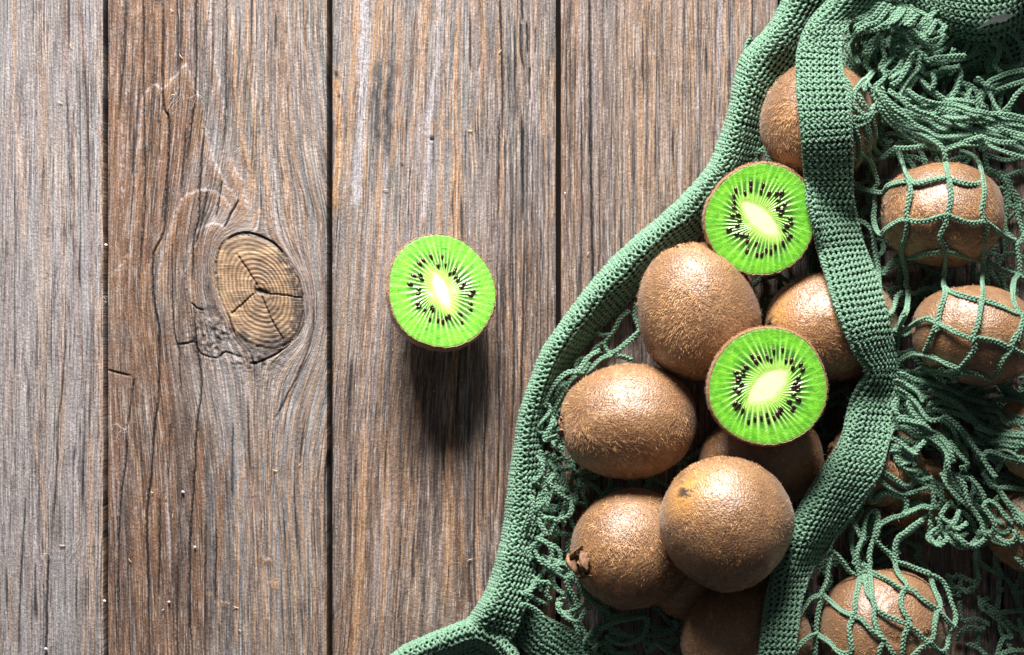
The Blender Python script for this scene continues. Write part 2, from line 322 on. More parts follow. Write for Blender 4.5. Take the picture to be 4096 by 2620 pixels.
br(9, [(450,360),(455,480),(470,600),(480,680)], .35); tn(2, [(388,490),(386,530)], .7)
# plank 4
cr(1.3, [(589,-20),(590,60),(590.5,150),(591.5,200),(592.6,255),(594,300),(596,320)], 1.1); cr(1., [(581,100),(582,200),(580,300)], .8); cr(.9, [(599,150),(600,230),(598,290)], .7); cr(.9, [(603,-20),(604,110)], .6); cr(.9, [(571,-20),(570,160),(572,250)], .6)
for x_, w_ in ((574,1.3),(620,1.2),(628,1.6),(641,2.6),(653,1.6),(664,1.3),(674,1.2),(680,1.),(687,1.3),(693,1.),(708,1.3),(722,1.4),(735,1.),(748,1.)):
    tn(w_, [(x_+3,-20),(x_+1,90),(x_,200),(x_-3,330)], .75)
for x_ in (616,623,634,647,659,670,683,700,715,729): cr(.7, [(x_+2,-20),(x_,120),(x_-1,300)], .55)
tn(1.6, [(561,-20),(562,150),(561,320)], .8)
BOX = [(-124, 102.8), (107.8, 326.6), (332.4, 555.8), (561.2, 778.0), (782.5, 1001), (1004.5, 1215)]
BIAS = [(.02, .10), (.0, .34), (.26, .22), (.05, .42), (.1, .4), (.1, .4)]     # tan, brown
def spacing(a, b, fine, lo, hi, coarse):
    xs = [a]
    while xs[-1] < b: xs.append(xs[-1]+(fine if lo < xs[-1] < hi else coarse))
    xs[-1] = b; return np.array(xs)
for pi, (x0, x1) in enumerate(BOX):
    fu = (.9, .8, .85, .9, 3., 3.)[pi]; fv = (2.2, 1.05, 2.2, 2.4, 6., 6.)[pi]
    us = spacing(x0, x1, fu, -20, 1040, 6); vs = spacing(-220, 880, fv, -12, 668, 9)
    Ug, Vg = np.meshgrid(us, vs); u, v = Ug.ravel(), Vg.ravel()
    g = u + 3*(vn(u*.01, v*.006, pi)-.5)+1.2*(vn(u*.05, v*.02, pi+9)-.5)
    rho = None; disp = 0
    if pi == 1:
        rho = knot_rho(u, v); dx = u-262; dy = (v-291)
        q = (dx/50)**2+(dy/72)**2
        far = sst(1.0, 2.4, rho); q = np.maximum(rho, 1.)**2*(1-far)+np.maximum(q, 1.)*far
        g = 262+dx*(1-.97/q) + (g-u)*far
        g = g+9*np.exp(-((v-470)/120)**2)*sst(215, 300, u)
    if pi == 2: g = g+(v*.055)*sst(500, 380, u)
    s0 = 30+pi*11; gt = g
    if pi == 1:       # growth rings close over the knot's left shoulder in arches
        w2 = np.exp(-(((u-188)/44)**4+((v-230)/125)**4)); rad = np.hypot(u-212, np.minimum(v-275, 0)/2.1); gt = g*(1-w2)+(262-1.15*rad)*w2
        gt = gt+4*(fbm(u*.05, v*.05, 81)-.5)*w2
    tan = sst(.62, .80, fbm(gt*.13, v*.004, s0)) * .7 + sst(.60, .82, fbm(gt*.33, v*.008, s0+3))*.5
    bb = BIAS[pi][1]
    if pi == 1: bb = .10+.62*sst(235, 175, u+14*(fbm(v*.01, u*.02, 71)-.5)*2)*(.55+.6*fbm(u*.03, v*.006, 72))+.15*sst(400, 560, v)
    if pi == 1: bb = bb*(1-.75*np.exp(-(((u-207)/26)**2+((v-270)/75)**2)))
    if pi == 0: bb = .02+.25*fbm(u*.05, v*.003, 73)*sst(200, 420, v)
    if pi == 2: bb = .08+.50*sst(160, 400, v)+.25*sst(450, 530, u)
    if pi == 3: bb = .36+.25*sst(640, 570, u)
    brown = bb + .75*(fbm(gt*.045, v*.006, s0+5)-.45)*2*.6 + (.35 if pi != 1 else .9)*(fbm(gt*.16, v*.006, s0+6)-.5)
    tan = np.clip(tan*(.5+BIAS[pi][0]*3), 0, .85); brown = np.clip(brown, 0, .95)
    dark = np.zeros_like(u); pale = sst(.62, .85, fbm(g*.16, v*.006, s0+8))*.35
    if pi == 0: pale = np.clip(pale+.30*fbm(g*.05, v*.01, 75), 0, 1)
    if pi in (1, 3):
        gs = g+2.5*(vn(v*.012, g*.05, 85)-.5)*2; per = 9.5 if pi == 1 else 11.
        st_ = np.clip(np.cos(2*math.pi*gs/per)*1.6-.55, 0, 1)*(.35+.8*vn(g*.11, v*.01, 86))*(sst(225, 250, u) if pi == 1 else sst(606, 622, u))
        tan = np.clip(np.maximum(tan, st_*.75), 0, 1); brown = brown*(1-.5*st_)
    # hairline checks that follow the grain
    hl = vn(g*.75, v*.012, s0+12); seg = vn(g*.4, v*.02, s0+13)
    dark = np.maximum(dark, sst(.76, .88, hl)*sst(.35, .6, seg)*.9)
    h = (.7*st_ if pi in (1, 3) else 0)+.5*(fbm(g*.3, v*.01, s0+14)-.5) + .35*(vn(g*.9, v*.05, s0+15)-.5) + .45*(fbm(u*.12, v*.10, s0+16)-.5)
    if pi == 1:
        brown = brown + .35*sst(230, 150, u)*(vn(u*.02, v*.008, 77)) ; brown = np.clip(brown, 0, .95)
        rough = np.exp(-(((u-215)/26)**2+((v-335)/24)**2))+.8*np.exp(-(((u-255)/30)**2+((v-362)/10)**2))
        ru_, rv_ = u*.19+v*.11, v*.27-u*.13; h = h+rough*4.*(fbm(ru_, rv_, 91, 4)-.5); dark = np.maximum(dark, rough*sst(.56, .68, fbm(ru_*1.4, rv_*1.4, 92, 4))*.95)
    for kind, w, s, pts in CR:
        P = crom(pts, 3.0)
        if P[:, 0].max() < x0-8 or P[:, 0].min() > x1+8: continue
        R = w*3+3
        ys, ye = P[:, 1].min()-R, P[:, 1].max()+R; xs_, xe = P[:, 0].min()-R, P[:, 0].max()+R
        r0, r1 = np.searchsorted(vs, ys), np.searchsorted(vs, ye); c0, c1 = np.searchsorted(us, xs_), np.searchsorted(us, xe)
        if r1 <= r0 or c1 <= c0: continue
        idx = (np.arange(r0, r1)[:, None]*len(us)+np.arange(c0, c1)[None]).ravel()
        uu, vv = u[idx], v[idx]; wob = (.45 if kind == 'crack' else 1.)*(w*.5+.3)*2*(vn(uu*0+w*9, vv*.09, 5)-.5)+(w*.35)*2*(vn(uu*.1, vv*.35, 6)-.5)
        best = np.full(len(idx), 1e9); tt = np.zeros(len(idx)); sg = np.zeros(len(idx))
        for a in range(len(P)-1):
            A, B = P[a], P[a+1]; d = B-A; L2 = d@d+1e-9
            t = np.clip(((uu-A[0])*d[0]+(vv-A[1])*d[1])/L2, 0, 1)
            ex, ey = uu-wob-(A[0]+t*d[0]), vv-(A[1]+t*d[1]); dd = np.hypot(ex, ey)
            mset = dd < best; best[mset] = dd[mset]; tt[mset] = ((a+t)/(len(P)-1))[mset]; sg[mset] = ((d[0]*ey-d[1]*ex)/math.sqrt(L2))[mset]
        end = np.minimum(sst(0, .12, tt), sst(1, .88, tt))
        if kind == 'crack':
            k = np.exp(-(best/(w*.75))**2)*min(1.2, s*1.15)*(.45+.55*end)*(.75+.5*vn(vv*.05, uu*.02, 8)); dark[idx] = np.maximum(dark[idx], np.clip(k*1.35, 0, 1)); h[idx] -= k*2.6  # crack shade painted as dark colour, on top of the real groove
        elif kind == 'tan':
            k = np.exp(-(best/(w*1.1))**4)*s*(.35+.65*end)*(.45+.75*fbm(uu*.15, vv*.02, 11)); tan[idx] = np.maximum(tan[idx], np.clip(k, 0, 1)); h[idx] += .35*k; brown[idx] *= 1-.5*k
        elif kind == 'brown':
            k = np.exp(-(best/(w*1.2))**2)*s*(.4+.6*end); brown[idx] = np.clip(brown[idx]+k, 0, 1); tan[idx] *= 1-.6*np.clip(k, 0, 1)
        elif kind == 'pale':
            k = np.exp(-(best/(w*1.1))**4)*s*(.6+.5*vn(uu*.2, vv*.05, 4)); pale[idx] = np.maximum(pale[idx], np.clip(k, 0, 1)); tan[idx] *= 1-.8*np.clip(k, 0, 1); brown[idx] *= 1-.8*np.clip(k, 0, 1)
        elif kind == 'stain':
            k = np.exp(-(best/(w*1.1))**2)*s*(.45+.6*fbm(uu*.5, vv*.06, 14))*(.3+.7*end); dark[idx] = np.maximum(dark[idx], np.clip(k, 0, .98)); tan[idx] *= 1-np.clip(k, 0, 1)
        elif kind == 'ridge':
            jag = 2.0*(vn(uu*.35, vv*.35, 21)-.5)+1.2*(vn(uu*.9, vv*.5, 22)-.5); sd = np.sign(sg)*best+jag      # inside of an arch is positive
            body = np.exp(-((sd-w*1.6)/(w*1.5))**2)*s*(.4+.6*end)*(.35+.75*vn(uu*.35, vv*.06, 24)); tan[idx] = np.maximum(tan[idx], np.clip(body*.85, 0, 1))
            line = .5*np.exp(-(sd/(w*.8+.3))**2)*s*end*sst(.15, .6, vn(uu*.3, vv*.3, 23)); pale[idx] = np.maximum(pale[idx], np.clip(line, 0, 1)); tan[idx] *= 1-.6*np.clip(line, 0, 1)
            h[idx] += .9*s*end*sst(-.8, .8, sd)*np.exp(-np.maximum(sd, 0)/(w*4))
            brown[idx] = np.clip(brown[idx]+.35*s*end*np.exp(-((sd-w*5)/(w*3))**2), 0, 1)
    kn = None
    if pi == 1:
        kn = rho < 1.0
        wv = .03*(fbm(u*.05, v*.05, 60)-.5)
        rr = (rho+wv)*12; ring = .5+.5*np.cos(2*math.pi*(rr+.6*vn(rr*.5, 0*rr, 61))); ring = ring**1.5*(.45+.65*vn(u*.05, v*.05, 62))*(1-.35*sst(.5, .9, rho))+.4*sst(.35, .1, rho)+.25*sst(.45, .5, rho)*sst(.6, .55, rho)
        char = sst(.55, .92, rho)*sst(262, 292, u+.1*(v-290))*sst(.30, .55, fbm(u*.35, v*.35, 63)+.25*ring)*1.0+sst(.78, .97, rho)*sst(318, 342, v)*sst(.3, .6, fbm(u*.2, v*.2, 64))*.9+.55*sst(.42, .68, fbm(u*.07, v*.07, 65))+ sst(.07, .03, rho)
        kd = sst(.97, 1.0, rho)*sst(.45, .6, fbm(u*.12+v*.05, v*.12, 67))*.7
        for L, w in (([(260.7,290.5),(270,294),(285,295),(303,298)], .6), ([(260.7,291),(254,294),(244,303),(232,313)], .62), ([(260,290),(249,272),(237,254)], .6), ([(262,296),(272,320),(283,339)], .55), ([(257,290),(261,292),(267,293)], 2.4)):
            P = crom(L, 2.)
            for a in range(len(P)-1):
                A, B = P[a], P[a+1]; d = B-A; t = np.clip(((u-A[0])*d[0]+(v-A[1])*d[1])/(d@d+1e-9), 0, 1)
                dd = np.hypot(u-A[0]-t*d[0]+.6*(vn(u*.2, v*.2, 3)-.5), v-A[1]-t*d[1]+1.5*(vn(u*.25, v*.2, 4)-.5)); kd = np.maximum(kd, np.exp(-(dd/w)**2)*sst(1.02, .94, rho))
        hk = .7*sst(1.0, .93, rho)-.9*ring+.8*(fbm(u*.3, v*.3, 66)-.5)-3*kd
        h = np.where(kn, hk, h)
    ed = np.minimum(u-x0, x1-u); h = h-1.6*np.exp(-(ed/1.0)**2)-.5*np.exp(-(ed/3.5)**2)
    z = h
    # verts: top grid then side skirts
    ewob = np.where(ed < .01, 0, 0)
    V = np.stack([u-CX+.5*(vn(v*.03, u*0+pi, 50)-.5)*np.exp(-(ed/2)**2), CY-v, z], 1)
    nu, nv = len(us), len(vs); i = np.arange(nv-1)[:, None]*nu; j = np.arange(nu-1)[None]
    F = np.stack([i+j, i+nu+j, i+nu+j+1, i+j+1], -1).reshape(-1, 4)
    wear_shade = np.stack([tan, brown, dark, pale], 1); gr = np.stack([g, v, u*0+pi*37.], 1)
    org = np.array([((x0+x1)/2-CX)*U, 0, 0])
    pe = empty("plank", org, table)
    def side(col):
        b = V[col::nu].copy(); t_ = b.copy(); b[:, 2] = -46; n = len(t_)
        VV = np.vstack([t_, b]); k = np.arange(n-1)
        FF = np.stack([k, k+1, k+n+1, k+n], 1)
        return VV, FF if col else FF[:, ::-1], np.vstack([wear_shade[col::nu]]*2), np.vstack([gr[col::nu]]*2)
    def sub(name, mask, mat, parent, w4, skirts=False):
        FF = F[mask]; used = np.unique(FF); re = np.zeros(len(V), int); re[used] = np.arange(len(used)); Vs = V[used]; FF = re[FF]; ww = w4[used]; gg = gr[used]
        if skirts:
            for col in (0, nu-1):
                a, b, c, d = side(col); c = c*np.array([1, 1, 1, 1.]); FF = np.vstack([FF, b+len(Vs)]); Vs = np.vstack([Vs, a]); ww = np.vstack([ww, c]); gg = np.vstack([gg, d])
        o = mk(name, Vs, FF, mat, parent, origin=org); attr_color(o, "wear_shade", ww); attr_vec(o, "grain", gg); return o
    if kn is not None:
        fk = kn[F].all(1)
        sub("board_face", ~fk, M_WOOD, pe, wear_shade, True)
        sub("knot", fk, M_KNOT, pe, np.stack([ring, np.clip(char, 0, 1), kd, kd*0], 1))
    else: sub("board_face", np.ones(len(F), bool), M_WOOD, pe, wear_shade, True)
mk("underboard", [(-700, 700, -46), (720, 700, -46), (720, -700, -46), (-700, -700, -46)], [(0, 3, 2, 1)], M_UNDER, table, smooth=False)

# ---------------------------------------------------------------- kiwis
ELL = []     # height field: centre, inverse matrix, flat top height
def Hf(x, y):
    H = np.zeros_like(x)
    for c, A, cut in ELL:
        # A: symmetric 3x3 with (p-c)^T A (p-c)=1
        dx, dy = x-c[0], y-c[1]
        a = A[2, 2]; b = 2*(A[0, 2]*dx+A[1, 2]*dy); cc = A[0, 0]*dx*dx+2*A[0, 1]*dx*dy+A[1, 1]*dy*dy-1
        disc = b*b-4*a*cc; z = np.where(disc > 0, c[2]+(-b+np.sqrt(np.maximum(disc, 0)))/(2*a), 0)
        if cut is not None: z = np.minimum(z, cut)
        H = np.maximum(H, z)
    return H
def hairs(P, Nn, T, L, wd, seed):
    """ribbon hairs: roots P, normals, tangent directions"""
    n = len(P); r = np.random.default_rng(seed)
    B = np.cross(Nn, T); bend = (r.random(n)-.5)[:, None]*1.3
    lift = (.15+.5*r.random(n)**1.5)[:, None]; L = L[:, None]
    p0 = P-.2*Nn; p1 = P+T*L*.5+Nn*L*lift*.45+B*L*.08*bend; p2 = P+T*L*.92+Nn*L*lift*.55+B*L*.38*bend
    s = np.cross(T, Nn); s = s*.5*wd
    V = np.stack([p0-s, p0+s, p1-s*.9, p1+s*.9, p2], 1).reshape(-1, 3); k = np.arange(n)[:, None]*5
    F = np.vstack([k+np.array([[0, 1, 3]]), k+np.array([[0, 3, 2]]), k+np.array([[2, 3, 4]])])
    return V, F
def ell_pts(n, seed, only_up=True):
    r = np.random.default_rng(seed); z = r.uniform(-1, 1, n); a = r.uniform(0, 2*math.pi, n); q = np.sqrt(1-z*z)
    return np.stack([q*np.cos(a), q*np.sin(a), z], 1)
def kiwi_shape(d, a, b, c, seed, crease):
    """d unit dirs in local frame (x long) -> points"""
    x = d[:, 0]; R = Matrix
    k = 1+.030*(vn(d[:, 0]*1.6+9, d[:, 1]*1.6+d[:, 2]*1.1+4, seed)-.5)*2+.012*(fbm(d[:, 0]*5+7, d[:, 1]*5+d[:, 2]*4+7, seed+3)-.5)*2
    k = k*(1-.055*np.clip(x, 0, 1)**6+.0*x)*(1-.045*sst(.975, 1., np.abs(x)))
    P = np.stack([x*a, d[:, 1]*b*(1-.06*x), d[:, 2]*c*(1-.06*x)], 1)*k[:, None]
    if crease is not None:
        cd, rad, dep = crease; q = np.arccos(np.clip(d@cd, -1, 1)); q = q+.10*(vn(d[:, 0]*3+5, d[:, 1]*3+5, seed+8)-.5)
        P = P*(1-dep*np.exp(-((q-rad)/.055)**2)+dep*.55*np.exp(-((q-rad+.13)/.09)**2))[:, None]
    return P
def basis(az, tilt):
    """long axis: az degrees counter-clockwise in the picture, tilt up"""
    a, t = math.radians(az), math.radians(tilt)
    X = np.array([math.cos(a)*math.cos(t), math.sin(a)*math.cos(t), math.sin(t)]); Z = np.array([0, 0, 1.]); Y = np.cross(Z, X); Y /= np.linalg.norm(Y); Z = np.cross(X, Y)
    return np.stack([X, Y, Z], 1)
def calyx(parent, P, n, size, seed, org, petals=5):
    g = Geo(); r = np.random.default_rng(seed); n = n/np.linalg.norm(n)
    t1 = np.cross(n, (0.1, .2, 1.)); t1 /= np.linalg.norm(t1); t2 = np.cross(n, t1)
    for i in range(petals):
        a = i*2*math.pi/petals+r.uniform(-.3, .3); d = t1*math.cos(a)+t2*math.sin(a); L = size*r.uniform(.7, 1.25); e = np.cross(n, d)
        m = 7; V = []
        for s in range(m):
            q = s/(m-1); c = P+d*L*(.15+.85*q-.25*q*q)+n*L*(.55*math.sin(q*2.2)-.25*q*q)+e*L*.18*math.sin(q*5+i)
            w = size*(.34-.12*q+.12*math.sin(q*7+i))
            for k in range(5):
                f = (k-2)/2; V.append(c+e*w*f+n*(1-f*f)*w*.45*(1 if i % 2 else -1)+r.normal(0, size*.02, 3))
            for k in range(5):
                f = (2-k)/2; V.append(c+e*w*f+n*((1-f*f)*w*.45*(1 if i % 2 else -1)-size*.10)+r.normal(0, size*.01, 3))
        F = [(s*10+k, s*10+(k+1) % 10, (s+1)*10+(k+1) % 10, (s+1)*10+k) for s in range(m-1) for k in range(10)]
        g.add(np.array(V), F)
    g.tube([P-n*2, P+n*size*.15, P+n*size*.35], [size*.38, size*.33, size*.12], 9, up=t1)
    return g.build("stem_remnant", M_STEM, parent, origin=org)
def kiwi(cx, cy, z, a, b, c, az, tilt, label, seed, stem=None, crease=None, spot=None, dens=1., hairlen=1., smooth=0.):
    ctr = W((cx, cy), z); R = basis(az, tilt); k = 1-z/D; a, b, c = a*k, b*k, c*k
    org = ctr*U; root = empty("kiwi", org, None, label=label, category="kiwi", group="whole kiwi fruits in the green string bag")
    nt_, np_ = 96, 64
    th = np.linspace(0, 2*math.pi, nt_, endpoint=False); ph = np.linspace(.0001, math.pi-.0001, np_)
    d = np.stack([np.cos(ph)[:, None]+0*th[None], np.sin(ph)[:, None]*np.cos(th)[None], np.sin(ph)[:, None]*np.sin(th)[None]], -1).reshape(-1, 3)
    cd = None
    if crease: v_ = np.array(crease[0], float); v_ = R.T@(v_/np.linalg.norm(v_)); cd = (v_, crease[1], crease[2])
    P = kiwi_shape(d, a, b, c, seed, cd); Pw = P@R.T+ctr
    i = np.arange(np_-1)[:, None]*nt_; j = np.arange(nt_)[None]; j2 = (j+1) % nt_
    F = np.stack([i+j, i+nt_+j, i+nt_+j2, i+j2], -1).reshape(-1, 4)
    sk = mk("skin", Pw, F, M_SKIN, root, origin=org)
    tone = np.zeros((len(P), 4)); tone[:, 3] = 1
    tone[:, 2] = np.clip((.15+.35*vn(seed*1.7, seed*.6, 2))*sst(.35, .75, fbm(d[:, 0]*2.2+seed, d[:, 1]*2.2+d[:, 2]*1.7+5, seed+40)), 0, 1)
    if spot is not None:
        sd = R.T@(np.array(spot[0], float)/np.linalg.norm(spot[0])); q = np.arccos(np.clip(d@sd, -1, 1)); nn = fbm(d[:, 0]*6+3, d[:, 1]*6+d[:, 2]*6+3, seed+4)
        tone[:, 0] = np.clip(np.exp(-(q/spot[1])**2)*(.7+1.0*nn), 0, 1); tone[:, 1] = np.exp(-(q/(spot[1]*.5))**4)*sst(.46, .56, fbm(d[:, 0]*13+3, d[:, 1]*13+d[:, 2]*9+3, seed+6))
    attr_color(sk, "tone", tone)
    # fuzz on the side one can see
    n = int(11000*dens); dd = ell_pts(n, seed+100)
    Nn = dd/np.array([a, b, c]); Nn /= np.linalg.norm(Nn, axis=1)[:, None]; PP = kiwi_shape(dd, a, b, c, seed, cd)
    r = np.random.default_rng(seed+5); Nw = Nn@R.T; Q = PP@R.T+ctr
    pat = fbm(dd[:, 0]*3+5, dd[:, 1]*3+dd[:, 2]*2+5, seed+20)
    hairy_side = sst(.35, -.35, Nw[:, 1]-.35*Nw[:, 2]+.15)            # fewer hairs on the flank facing plus y
    keep = (Nw[:, 2] > -.35) & (r.random(n) < (.28+.72*np.clip(hairy_side+1.2*(pat-.5), 0, 1)))
    if spot is not None: keep &= (np.arccos(np.clip(dd@(R.T@(np.array(spot[0], float)/np.linalg.norm(spot[0]))), -1, 1)) > spot[1]*.55)
    Q, Nw, dd, pat = Q[keep], Nw[keep], dd[keep], pat[keep]; n = len(Q)
    fl = np.stack([vn(dd[:, 0]*2+3, dd[:, 1]*2+3, seed+30)-.5, vn(dd[:, 1]*2+6, dd[:, 2]*2+3, seed+31)-.5, vn(dd[:, 2]*2+9, dd[:, 0]*2+3, seed+32)-.5], 1)*2+r.normal(0, .45, (n, 3))
    T = fl-(fl*Nw).sum(1)[:, None]*Nw; T /= np.linalg.norm(T, axis=1)[:, None]+1e-6
    V, F = hairs(Q, Nw, T, (2.0+4.6*r.random(n)**1.4)*(.6+.8*pat)*hairlen, .52, seed)
    mk("fuzz", V, F, M_HAIR, root, smooth=False, origin=org, kind="stuff")
    for (sx, sz, pet) in (stem or []):
        e = np.array([float(sx), 0, 0]); Pe = kiwi_shape(e[None], a, b, c, seed, cd)[0]@R.T+ctr
        calyx(root, Pe, R@e, sz, seed+int(sx*3)+7, org, pet)
    Ai = R@np.diag([1/a**2, 1/b**2, 1/c**2])@R.T; ELL.append((ctr, Ai, None))
    return root
kiwi(819, 120, 62, 61, 58, 58, 80, 0, "whole kiwi topmost in the bag, its right half hidden under the knitted strap", 1, dens=1.2, hairlen=1.25)
kiwi(697, 310, 66, 71, 60, 58, 106, 6, "large whole kiwi standing upright between the cut kiwi and the left bag rim", 2, stem=[(1, 7, 4)], dens=1.5, hairlen=1.1)
kiwi(829, 326, 60, 69, 55, 54, 184, 14, "whole kiwi with a golden pointed stem end, tucked under the strap", 3, stem=[(1, 8, 5)], spot=((-1, 0, .3), .55), dens=1.4, hairlen=1.2)
kiwi(627, 421, 58, 70, 57, 56, 184, 2, "large oval whole kiwi lying sideways at the left, with a dark flaky stem end", 4, stem=[(1, 14, 5), (-1, 5, 3)], spot=((-1, 0, .1), .3), dens=1.4)
kiwi(763, 461, 46, 64, 50, 46, 10, 0, "dark shaded kiwi lying underneath the lower cut kiwi", 5, dens=.9)
kiwi(631, 549, 58, 64, 59, 57, 193, 33, "whole kiwi at lower left with curled dry stem leaves", 6, stem=[(1, 23, 4)], spot=((-.8, -.2, .55), .3), dens=1.5, hairlen=1.1)
kiwi(724, 521, 124, 68, 66, 64, 140, 12, "round whole kiwi on top of the pile with an orange and black stem spot", 8, spot=((-.62, .50, .60), .42), dens=1.6, hairlen=.85)
kiwi(748, 640, 58, 68, 60, 57, 20, 0, "dim kiwi at the bottom edge, below the round top kiwi and behind the strap", 9, dens=1.1, hairlen=1.2)
kiwi(686, 580, 33, 38, 33, 32, 70, 0, "added small kiwi propping the round top kiwi and darkening the gap below", 19, dens=.5)  # added fruit, otherwise unseen; keeps light out of the gap
kiwi(874, 462, 46, 48, 44, 44, 160, 0, "small dark kiwi showing only its stem tip left of the narrowed strap", 10, stem=[(1, 8, 4)], dens=.8)
kiwi(941, 214, 78, 63, 51, 54, 178, 0, "whole kiwi under the square net meshes at upper right", 11, stem=[(1, 6, 3), (-1, 6, 3)], crease=((0, .45, 1), .72, .010), dens=1.1, hairlen=1.1)
kiwi(974, 334, 98, 66, 50, 54, 172, 0, "shiny whole kiwi under the net at the right edge, below the square meshes", 12, crease=((.1, .4, 1), .62, .010), dens=1., hairlen=.8)
kiwi(1046, 432, 78, 52, 46, 42, 30, 0, "greyish kiwi cut off by the right edge of the frame among bunched cords", 13, dens=.8)
kiwi(915, 492, 31, 44, 34, 30, 10, 0, "deeply shaded kiwi beneath the bunched cords right of the strap", 14, dens=.6)
kiwi(1036, 520, 46, 54, 46, 44, 60, 0, "reddish dark kiwi beneath the net in the lower right corner", 15, dens=.6)
kiwi(883, 628, 60, 66, 60, 58, 20, 0, "shiny reddish brown kiwi under the net at the bottom right", 16, crease=((.25, .35, 1), .50, .035), dens=.9, hairlen=.55)

def half_kiwi(cx, cy, zf, rx, ry, rot, core_a, core_b, core_rot, depth, tiltx, tilty, label, seed, group=None, nseed=38, pal=1.):
    ctr = W((cx, cy), zf); k = 1-zf/D; rx, ry, core_a, core_b = rx*k, ry*k, core_a*k, core_b*k
    org = ctr*U; root = empty("halved_kiwi", org, None, label=label, category="kiwi half", group="halved kiwis showing green flesh")
    RR = np.array((Matrix.Rotation(math.radians(tiltx), 3, 'X') @ Matrix.Rotation(math.radians(tilty), 3, 'Y')))
    r = np.random.default_rng(seed)
    def rimf(t):
        q = 1+.014*np.cos(3*t+seed)+.010*np.cos(2*t+seed*2)+.006*np.cos(5*t+seed)+.004*(vn(t*6+9, t*0, seed)-.5)
        c, s = math.cos(rot), math.sin(rot); X, Y = rx*np.cos(t)*q, ry*np.sin(t)*q
        return np.stack([c*X-s*Y, s*X+c*Y], -1)
    def coref(t):
        c, s = math.cos(core_rot), math.sin(core_rot); tt = t-core_rot
        jag = 1+.05*(vn(t*16, 0*t, seed+2)-.5)*2
        den = np.sqrt((np.cos(tt)/core_a)**2+(np.sin(tt)/core_b)**2); rad = jag*(.55/den+.45*1/((abs(np.cos(tt)/core_a)**1.5+abs(np.sin(tt)/core_b)**1.5)**(1/1.5)))
        return np.stack([rad*np.cos(t), rad*np.sin(t)], -1)
    nt_ = 520; th = np.linspace(0, 2*math.pi, nt_, endpoint=False); ws = np.concatenate([np.linspace(-1, -.06, 14), np.linspace(0, 1, 56)])
    C, Rm = coref(th), rimf(th)*.991
    P2 = np.where(ws[:, None, None] < 0, C[None]*(1+ws[:, None, None]), C[None]+(Rm-C)[None]*ws[:, None, None])
    w = ws[:, None]+0*th[None]; T = 0*ws[:, None]+th[None]
    nr = 46; rn = vn(T*nr/(2*math.pi)*1.0, .6*w+0*T, seed+1)
    phs = nr*T+2.2*np.sin(3*T+seed)+1.6*np.sin(5*T)          # wandering ray phase, whole number of turns
    ray = (.5+.5*np.cos(phs))**3; amp = .45+.75*vn(T*nr/(2*math.pi), 0*T, seed+4)
    fine = (.5+.5*np.cos(phs*2+1.3))**3*.35
    ray = pal*(ray*amp+fine*sst(.35, .05, w))*sst(-.05, .04, w)*(1-.75*sst(.38, .80, w))
    gl = np.clip(1-w/.30, 0, 1)*(w >= 0)
    core = np.where(w < 0, .66+.34*sst(0, -.35, w), gl**1.3*.62*(.6+.4*np.clip(ray*1.5, 0, 1)))
    loc = (1-np.clip(ray*1.3, 0, 1))*sst(.12, .30, w)*sst(.72, .42, w)*(.70+.55*vn(T*nr/(2*math.pi)+3, w*2, seed+6))
    blotch = vn(T*nr/(2*math.pi)*1.5, w*9, seed+7); loc = np.maximum(loc, sst(.74, .9, blotch)*sst(.5, .6, w)*sst(.86, .72, w)*.5)
    rim = sst(.82, .97, w)*.8
    z = .35*ray*sst(0, .1, w)-.35*np.clip(loc, 0, 1)+.25*sst(0., -.3, w)+.5*(fbm(P2[..., 0]*.15+40, P2[..., 1]*.15+40, seed)-.5)-.25*sst(.975, 1., w)
    V = np.concatenate([P2, z[..., None]], -1).reshape(-1, 3); nw = len(ws)
    i = np.arange(nw-1)[:, None]*nt_; j = np.arange(nt_)[None]; j2 = (j+1) % nt_
    F = np.stack([i+j, i+nt_+j, i+nt_+j2, i+j2], -1).reshape(-1, 4)
    wd = lambda v: v@RR.T+ctr
    fl = mk("flesh", wd(V), F, M_FLESH, root, origin=org)
    attr_color(fl, "flesh", np.stack([np.clip(ray, 0, 1), np.clip(loc, 0, 1), core, rim], -1).reshape(-1, 4))
    # skin cup
    m = 40; Vs = []; tt = np.linspace(0, 2*math.pi, 200, endpoint=False); off = math.asin(.24)
    base = rimf(tt)
    prof = [(.989, -.5), (.993, -.05), (.999, -.05), (1.003, -.5)]
    for q in np.linspace(0, 1, m):
        ang = off+(math.pi/2-off)*0+0; a_ = -off+(math.pi/2+off)*q
        prof.append((math.cos(a_)/math.cos(off)*1.0+ .003*(1-q), -depth*(math.sin(a_)+math.sin(off))/(1+math.sin(off))-.3))
    rg_ = 1+.014*(vn(tt*20, tt*0, seed+9)-.5)*2
    for f, zz in prof: Vs.append(np.concatenate([base*f*rg_[:, None], np.full((200, 1), zz)], 1))
    Vs = np.vstack(Vs); n2 = len(prof); i = np.arange(n2-1)[:, None]*200; j = np.arange(200)[None]; j2 = (j+1) % 200
    F = np.stack([i+j, i+200+j, i+200+j2, i+j2], -1).reshape(-1, 4)
    sk = mk("skin", wd(Vs), F, M_SKIN, root, origin=org); attr_color(sk, "tone", np.tile([.12, 0, 0, 1], (len(Vs), 1)))
    # short fuzz round the rim
    n = 2600; t = r.uniform(0, 2*math.pi, n); q = r.random(n)**1.5*.5; a_ = -off+(math.pi/2+off)*q
    f = np.cos(a_)/math.cos(off); bp = rimf(t)*f[:, None]*1.012; Q = np.concatenate([bp, (-depth*(np.sin(a_)+math.sin(off))/(1+math.sin(off))-.3)[:, None]], 1)
